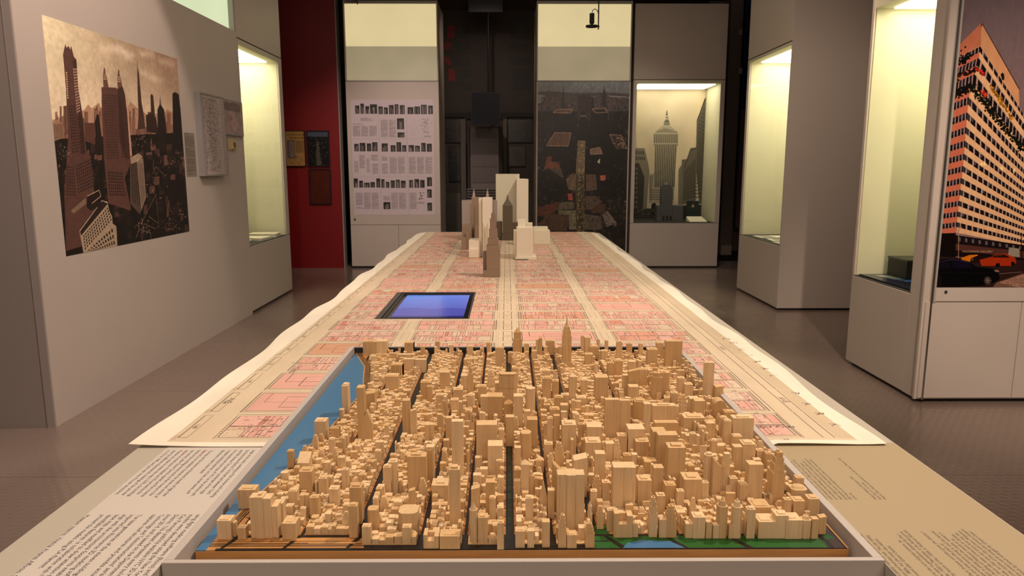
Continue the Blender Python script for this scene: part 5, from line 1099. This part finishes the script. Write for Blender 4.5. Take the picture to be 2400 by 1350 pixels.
# low blocks between the towers
small = MB(); ind = []
FT = np.array(foot)
def free(x0, x1, y0, y1):
    return not np.any((FT[:, 0] < x1) & (FT[:, 1] > x0) & (FT[:, 2] < y1) & (FT[:, 3] > y0))
def zone_h(x, y):
    q = R.random()
    if x < -.1 and y < 1.15: base = .0075 if q < .5 else (.012 if q < .8 else .019)
    elif -.12 < x < .40 and .95 < y < 1.36: base = .008 if q < .5 else (.015 if q < .8 else .026)
    elif y > 1.36: base = .0055 if q < .6 else (.009 if q < .88 else .015)
    elif y < .95: base = .007 if q < .3 else (.011 if q < .7 else .017)
    else: base = .0065 if q < .55 else (.010 if q < .85 else .017)
    return base * R.uniform(.85, 1.15)
plates = MB(); pieces = []
rows_ = [(.8395, .861, -.182, .1065)] + [(.8655 + .0243 * i, .8655 + .0243 * i + .0205, -.40, .42) for i in range(38)]
for y0, y1, xl, xr in rows_:
    if y1 > YB1: break
    for ci, (x0, x1) in enumerate([(-.385, -.348)] + cols + [(.4035, .4205)]):
        x0 += .0010; x1 -= .0010
        if ci == 11 and y0 < .92: continue
        x0 = max(x0, shore(y0) + .0165, shore(y1) + .0165)
        if x0 < xl - .001 or x1 > xr + .003 or x1 - x0 < .006: continue
        if y0 < .885 and .106 < x0 < .13: x0 = .1335
        plates.box(x0, x1, y0 - CY, y1 - CY, 0, .0012, (.25, ci * 31.))
        for half in (0, 1):
            ya = y0 + .0004 + half * (y1 - y0) / 2; yb = ya + (y1 - y0) / 2 - .0004
            x = x0 + .0004
            while x < x1 - .003:
                w = R.uniform(.0065, .0115) if y0 < 1.3 else R.uniform(.005, .012)
                xe = min(x + w, x1 - .0004)
                if x1 - xe < .003: xe = x1 - .0004
                u_ = min(x - x0, x1 - xe); kf = 1.35 if u_ < .006 else (.72 if u_ > .012 else .95)
                if half == 1 and kf < 1: yb = yb - R.choice([0, .001, .002])
                if free(x, xe, ya, yb) and R.random() > .05: pieces.append((x, xe, ya, yb, zone_h((x + xe) / 2, ya) * kf))
                elif xe - x > .0075 and R.random() < .8:
                    xm_ = (x + xe) / 2
                    for q in ((x, xm_), (xm_, xe)):
                        if free(q[0], q[1], ya, yb): pieces.append((q[0], q[1], ya, yb, zone_h(q[0], ya) * .8))
                x = xe + .0003
pl = plates.build('block_plate', WOOD, city, tint=True); pl['kind'] = 'stuff'
pieces = [p + (R.random(),) for p in pieces]
order = sorted(range(len(pieces)), key=lambda i: -(pieces[i][1] - pieces[i][0]) * (pieces[i][4] + .006) / pieces[i][2] ** 2)
n_ind = max(0, 298 - n_t); ind = set(order[:n_ind])
for i, (x0, x1, y0, y1, h, r) in enumerate(pieces):
    if x1 - x0 < .005: r *= .55
    kind = 'b' if r < .22 else ('m' if r < .58 else ('u' if r < .70 else ('s' if r < .84 else ('L' if r < .92 else 'x'))))
    t = tint(.2, 1)
    if i in ind:
        b = MB(); xc, yc = (x0 + x1) / 2, (y0 + y1) / 2; bshape(b, kind, x0 - xc, x1 - xc, y0 - yc, y1 - yc, h, t); o = b.build('building', WOOD, city, tint=True); o.location = (xc, yc - CY, .0012)
    else: bshape(small, kind, x0, x1, y0 - CY, y1 - CY, h + .0012, t)
sm = small.build('small_building', WOOD, city, tint=True); sm['kind'] = 'stuff'

# ------------------------------------------------------------------ things in and around the cases
# model of an office tower and its monitor in the dark recess
rc = thing('recess_tower_model', 'tall grey tower model lettered PANAM standing in the dark recess', 'architectural model', (-.36, 10.75, 0))
RM = mat('recess_model', (.20, .165, .155), .55, noise=.05)
RM2 = mat('recess_model_grille', (.15, .122, .115), .55)
Yr = 10.75
def rp(px, py): X, z = ony(px, py, Yr); return X + .36, z
xa, z1_ = rp(1093, 296); xb, z2_ = rp(1178, 430)
b = MB(); b.prism([(xa + .06, 0), (xb - .06, 0), (xb, .15), (xb, .35), (xa, .35), (xa, .15)], .55, z1_); b.build('shaft', RM, rc)
gm = None
for i, (ya, yb) in enumerate(((310, 334), (337, 391), (394, 428))):
    _, za = rp(1100, ya); _, zb = rp(1100, yb)
    for j in range(3): q0 = xa + .075 + (xb - xa - .15) / 3 * j; boxo('window_grille', RM2, rc, q0 + .004, q0 + (xb - xa - .15) / 3 - .004, -.01, 0, zb, za)
for i in range(5):
    _, za = rp(1100, 442 + i * 6); boxo('louvre', RM, rc, xa, xb, -.05, 0, za - .018, za)
boxo('podium', M['dark'], rc, xa - .02, xb + .02, -.04, .4, .0, .62)
for j in range(7): q0 = xa + (xb - xa) * j / 6.3; boxo('column', M['paperwhite'], rc, q0, q0 + .02, -.07, -.05, .62, rp(1100, 470)[1])
c = Cv(260, 50, (.33, .28, .26)); c.text(10, 42, 50, 'PANAM', (.95, .85, .75), sx=1.15); _, za = rp(1100, 300); xq, zq = rp(1118, 308)
sheet('sign', print_mat('sign_print', c.image('sign_print'), .5), rc, (xq, -.012, zq), (.205, 0, 0), (0, 0, .045), .003)
rm = thing('hung_monitor', 'black monitor hung on a pole above the dim tower model', 'monitor', (-.34, 10.3, 0))
def rq(px, py): X, z = ony(px, py, 10.3); return X + .34, z
x0, z0 = rq(1105, 292); x1, z1_ = rq(1172, 216); boxo('case', M['black'], rm, x0, x1, 0, .06, z0, z1_); boxo('display', mat('dead_screen', (.004, .006, .012), .35, spec=.15), rm, x0 + .01, x1 - .01, -.004, 0, z0 + .01, z1_ - .01)
b = MB(); xp, zp = rq(1145, 216); b.tube((xp, .03, zp), (xp, .03, 3.4), .014); b.build('pole', M['black'], rm); x0, z0 = rq(1098, 28); x1, z1_ = rq(1178, 12); boxo('bracket', M['black'], rm, x0, x1, 0, .06, z0, 3.6)
for n_, (x0, x1, y0, y1, lab) in enumerate([(1043, 1088, 275, 334, 'dim framed city photograph, upper left in the dark recess'), (1053, 1086, 342, 425, 'dim strip of three photographs, lower left in the dark recess'), (1190, 1250, 275, 334, 'dim framed double photograph, upper right in the dark recess'), (1192, 1232, 342, 390, 'dim framed plan drawing, lower right in the dark recess')]):
    c = Cv(120, 140, (.07, .06, .06))
    for i in range(90): k = random.choice([.03, .06, .12, .2]); x = random.uniform(0, 110); y = random.uniform(0, 130); c.rect(x, y, x + random.uniform(4, 24), y + random.uniform(3, 14), (k * 1.2, k, k * .95), .8)
    if n_ == 3: c.a[:] = (.22, .18, .14); c.poly([(20, 20), (80, 15), (100, 110), (40, 120)], (.13, .11, .09), raw=True)
    if n_ == 1: c.rect(0, 44, 120, 50, (.02, .02, .02)); c.rect(0, 92, 120, 98, (.02, .02, .02)); c.rect(0, 50, 120, 64, (.08, .13, .16))
    X0, zb = ony(x0, y1, 11.5); X1, za = ony(x1, y0, 11.5); framed(lab, X0, X1, zb, za, c.image('dim_print_%d' % n_), y=11.5, t=.03)
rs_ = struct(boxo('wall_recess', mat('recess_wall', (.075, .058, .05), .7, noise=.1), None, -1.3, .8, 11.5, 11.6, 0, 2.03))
boxo('band', M['joint'], rs_, -1.3, .8, 11.47, 11.5, 1.98, 2.08)
for px0, px1 in ((1080, 1092), (1179, 1188)):
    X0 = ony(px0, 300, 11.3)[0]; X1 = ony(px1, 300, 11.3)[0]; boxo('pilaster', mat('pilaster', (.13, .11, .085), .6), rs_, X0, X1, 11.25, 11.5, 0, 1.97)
for px0, px1 in ((1045, 1080), (1190, 1250)):
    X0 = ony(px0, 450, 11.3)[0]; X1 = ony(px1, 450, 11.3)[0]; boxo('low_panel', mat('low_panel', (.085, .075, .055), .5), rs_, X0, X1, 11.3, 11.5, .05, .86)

# grey tower model, book and card in the back case
t = thing('grey_tower_model', 'small grey tower model with side wings in the back case', 'architectural model', (0, 9.3, .567))
def rr(px, py, Y=9.3): X, z = ony(px, py, Y); return X, z - .567
b = MB(); x0, z = rr(1540, 482); x1, _ = rr(1601, 482); xm0, zm = rr(1552, 437); xm1, _ = rr(1578, 437)
b.box(x0, xm0, 0, .12, 0, z); b.box(xm1, x1, 0, .12, 0, z); b.build('wing', M['greystone'], t); b = MB(); b.box(xm0, xm1, .02, .12, 0, zm); b.box(xm0 - .0, xm1, -.01, .02, 0, z * .3); b.build('shaft', M['greystone'], t)
b = MB(); xm_ = (xm0 + xm1) / 2; b.box(xm_ - .05, xm_ + .05, .035, .105, zm, zm + .022); b.cyl(xm_, .07, .035, zm + .022, zm + .05, 14, r2=.012); b.build('crown', M['greystone'], t)
for i in range(9):
    q = xm0 + (xm1 - xm0) * (i + .3) / 9; boxo('rib', mat('rib', (.15, .15, .15), .6) if i == 0 else bpy.data.materials['rib'], t, q, q + .007, .012, .02, z * .3, zm)
for i in range(3): q = xm0 + (xm1 - xm0) * (.08 + .33 * i); boxo('arch_opening', M['joint'], t, q, q + .03, -.013, -.01, .01, .07)
t = thing('green_book', 'dark green book with a gold emblem standing in the back case', 'book', (0, 9.42, .567)); x0, z = ony(1610, 471, 9.42); x1, _ = ony(1639, 471, 9.42)
boxo('cover', mat('book_cover', (.02, .035, .03), .4), t, x0, x1, 0, .03, 0, z - .567, .001); boxo('page_block', M['paperwhite'], t, x0 + .004, x1 - .002, .003, .027, .001, z - .57)
b = MB(); xm_ = (x0 + x1) / 2; b.prism([(xm_ - .022, -.002), (xm_ + .022, -.002), (xm_ + .022, 0), (xm_ - .022, 0)], .0, .0); b = MB()
zz_ = z - .567 - .08; b.add([(xm_ - .022, -.002, zz_), (xm_ + .022, -.002, zz_), (xm_, -.002, zz_ + .045), (xm_ - .022, 0, zz_), (xm_ + .022, 0, zz_), (xm_, 0, zz_ + .045)], [(0, 1, 2), (5, 4, 3), (0, 3, 4, 1), (1, 4, 5, 2), (2, 5, 3, 0)]); b.build('emblem', mat('gold_print', (.6, .35, .12), .4), t)
t = thing('caption_card', 'cream caption card lying tilted at the right of the back case', 'card', (0, 9.14, .569)); x0, _ = ony(1617, 520, 9.14); x1, _ = ony(1658, 520, 9.14)
b = MB(); b.prism([(x0, 0), (x1, 0), (x1 - .035, .16), (x0 - .01, .16)], 0, .004, zt=[.004, .004, .06, .06]); b.build('card', M['pinkpaper'], t)
# near right case: black box and blue book
t = thing('black_box', 'glossy black box standing on the blue board in the near case', 'box', (2.385, 4.27, .5862)); boxo('body', M['black'], t, 0, .40, 0, .22, 0, .105, .002); boxo('lid', mat('black_lid', (.02, .02, .018), .3), t, -.003, .403, -.003, .223, .106, .118, .001)
c = Cv(420, 320, (.02, .05, .17)); c.poly([(70, 30), (330, 30), (380, 120), (110, 110)], (.62, .66, .66), raw=True); c.poly([(90, 110), (400, 120), (420, 190), (150, 175)], (.12, .36, .62), raw=True)
for i in range(150): x = random.uniform(90, 380); y = random.uniform(40, 190); k = random.uniform(.1, .8); c.rect(x, y, x + random.uniform(3, 22), y + random.uniform(2, 7), (k, k, k), .8)
t = tag(sheet('blue_board', print_mat('book_print', c.image('book_print'), .25), None, (2.225, 3.90, .5775), (.42, 0, 0), (0, .62, 0), .008), 'blue printed board lying under the black box in the near case', 'board')
# papers in the middle right case, and in the left case
for i, (x, y, w, h, r, lab) in enumerate([(2.44, 6.36, .30, .22, .1, 'pale sheet nearest the glass end of the middle right case'), (2.46, 6.66, .34, .24, -.06, 'pale sheet in the middle of the middle right case'), (2.46, 6.98, .30, .22, .05, 'pale sheet farthest back in the middle right case')]):
    t = thing('document', lab, 'paper', (x, y, .576), r, 'documents in the right case'); boxo('sheet', M['paperwhite'], t, 0, w, 0, h, 0, .003); boxo('photo', mat('grey_print', (.30, .27, .22), .5) if i == 0 else bpy.data.materials['grey_print'], t, .03, w * .5, .03, h - .03, .003, .004)
for i, (x, y, w, h, r, th, lab) in enumerate([(-2.55, 6.30, .26, .28, .1, .012, 'thin booklet nearest the viewer in the left case'), (-2.52, 6.66, .28, .22, -.1, .02, 'pale booklet in the middle of the left case'), (-2.48, 6.95, .26, .20, .08, .03, 'thicker closed book at the far end of the left case')]):
    t = thing('booklet', lab, 'book', (x, y, .586), r, 'booklets in the left case'); boxo('page_block', M['paperwhite'], t, 0, w, 0, h, 0, th); boxo('cover', M['pinkpaper'], t, -.002, w + .002, -.002, h + .002, th, th + .003)

# hanging spot and track heads
def pendant(label, px, py, Y, s_=1.0, cord=True):
    X, z = ony(px, py, Y); t = thing('hanging_spotlight', label, 'lamp', (X, Y, z), 0, 'small hanging spotlights')
    b = MB(); b.cyl(0, 0, .042 * s_, -.004, .006, 24); b.build('disc', M['black'], t)
    b = MB(); b.cyl(0, 0, .017 * s_, .02, .085 * s_, 16); b.cyl(0, 0, .010, .006, .02, 12); b.build('socket', M['black'], t)
    b = MB(); b.cyl(0, 0, .008, .0062, .019, 10); b.build('bulb', mat('bulb_' + str(px), (1, .9, .7), .3, emis=(1, .85, .6), estr=6), t)
    b = MB(); b.tube((.045 * s_, 0, -.02), (.045 * s_, 0, 3.61 - z), .0045); b.build('rod', M['black'], t)
    b = MB(); P_ = [(0, 0, .085 * s_), (.004, 0, .105 * s_), (.018, 0, .115 * s_), (.036, 0, .105 * s_), (.045 * s_, 0, .08 * s_)]
    for p, q in zip(P_, P_[1:]): b.tube(p, q, .0025, 6)
    b.build('cable', M['black'], t); b = MB(); b.tube((.0, 0, 0), (.052 * s_, 0, 0), .006, 8); b.build('arm', M['black'], t)
pendant('small black disc spotlight hanging before the right light box', 1387, 62, 5.2)
pendant('small black spotlight at the top edge over the left light box', 822, 3, 5.2)

# room beyond the back cabinets on the right
bw = struct(boxo('wall_behind_right', mat('grey_wall', (.17, .135, .12), .6, noise=.1), None, 2.9, 4.6, 10.9, 11.0, 0, 3.6))
X0, _ = ony(1700, 300, 10.6); X1, _ = ony(1728, 300, 10.6)
boxo('column', mat('grey_column', (.24, .19, .17), .6), bw, X0, X1, 10.6, 10.9, 0, 3.6)
X0, z0 = ony(1736, 256, 10.8); X1, _ = ony(1768, 256, 10.8); boxo('blue_panel', M['blue'], bw, X0, X1, 10.8, 10.88, z0, 3.6)
X0, z0 = ony(1728, 534, 10.7); X1, z1_ = ony(1752, 258, 10.7); boxo('cladding', mat('grey_box', (.15, .12, .105), .6), bw, X0 - .03, X1, 10.7, 10.88, z0, z1_)
for py in (75, 165):
    X0, z0 = ony(1731, py + 8, 10.55); X1, z1_ = ony(1740, py - 6, 10.55); boxo('wall_box', M['panel'], bw, X0, X1, 10.55, 10.6, z0, z1_)
X0, z0 = ony(1690, 570, 10.4); X1, z1_ = ony(1716, 548, 10.4); boxo('column_foot', M['panel'], bw, X0, X1, 10.4, 10.6, 0, .14)
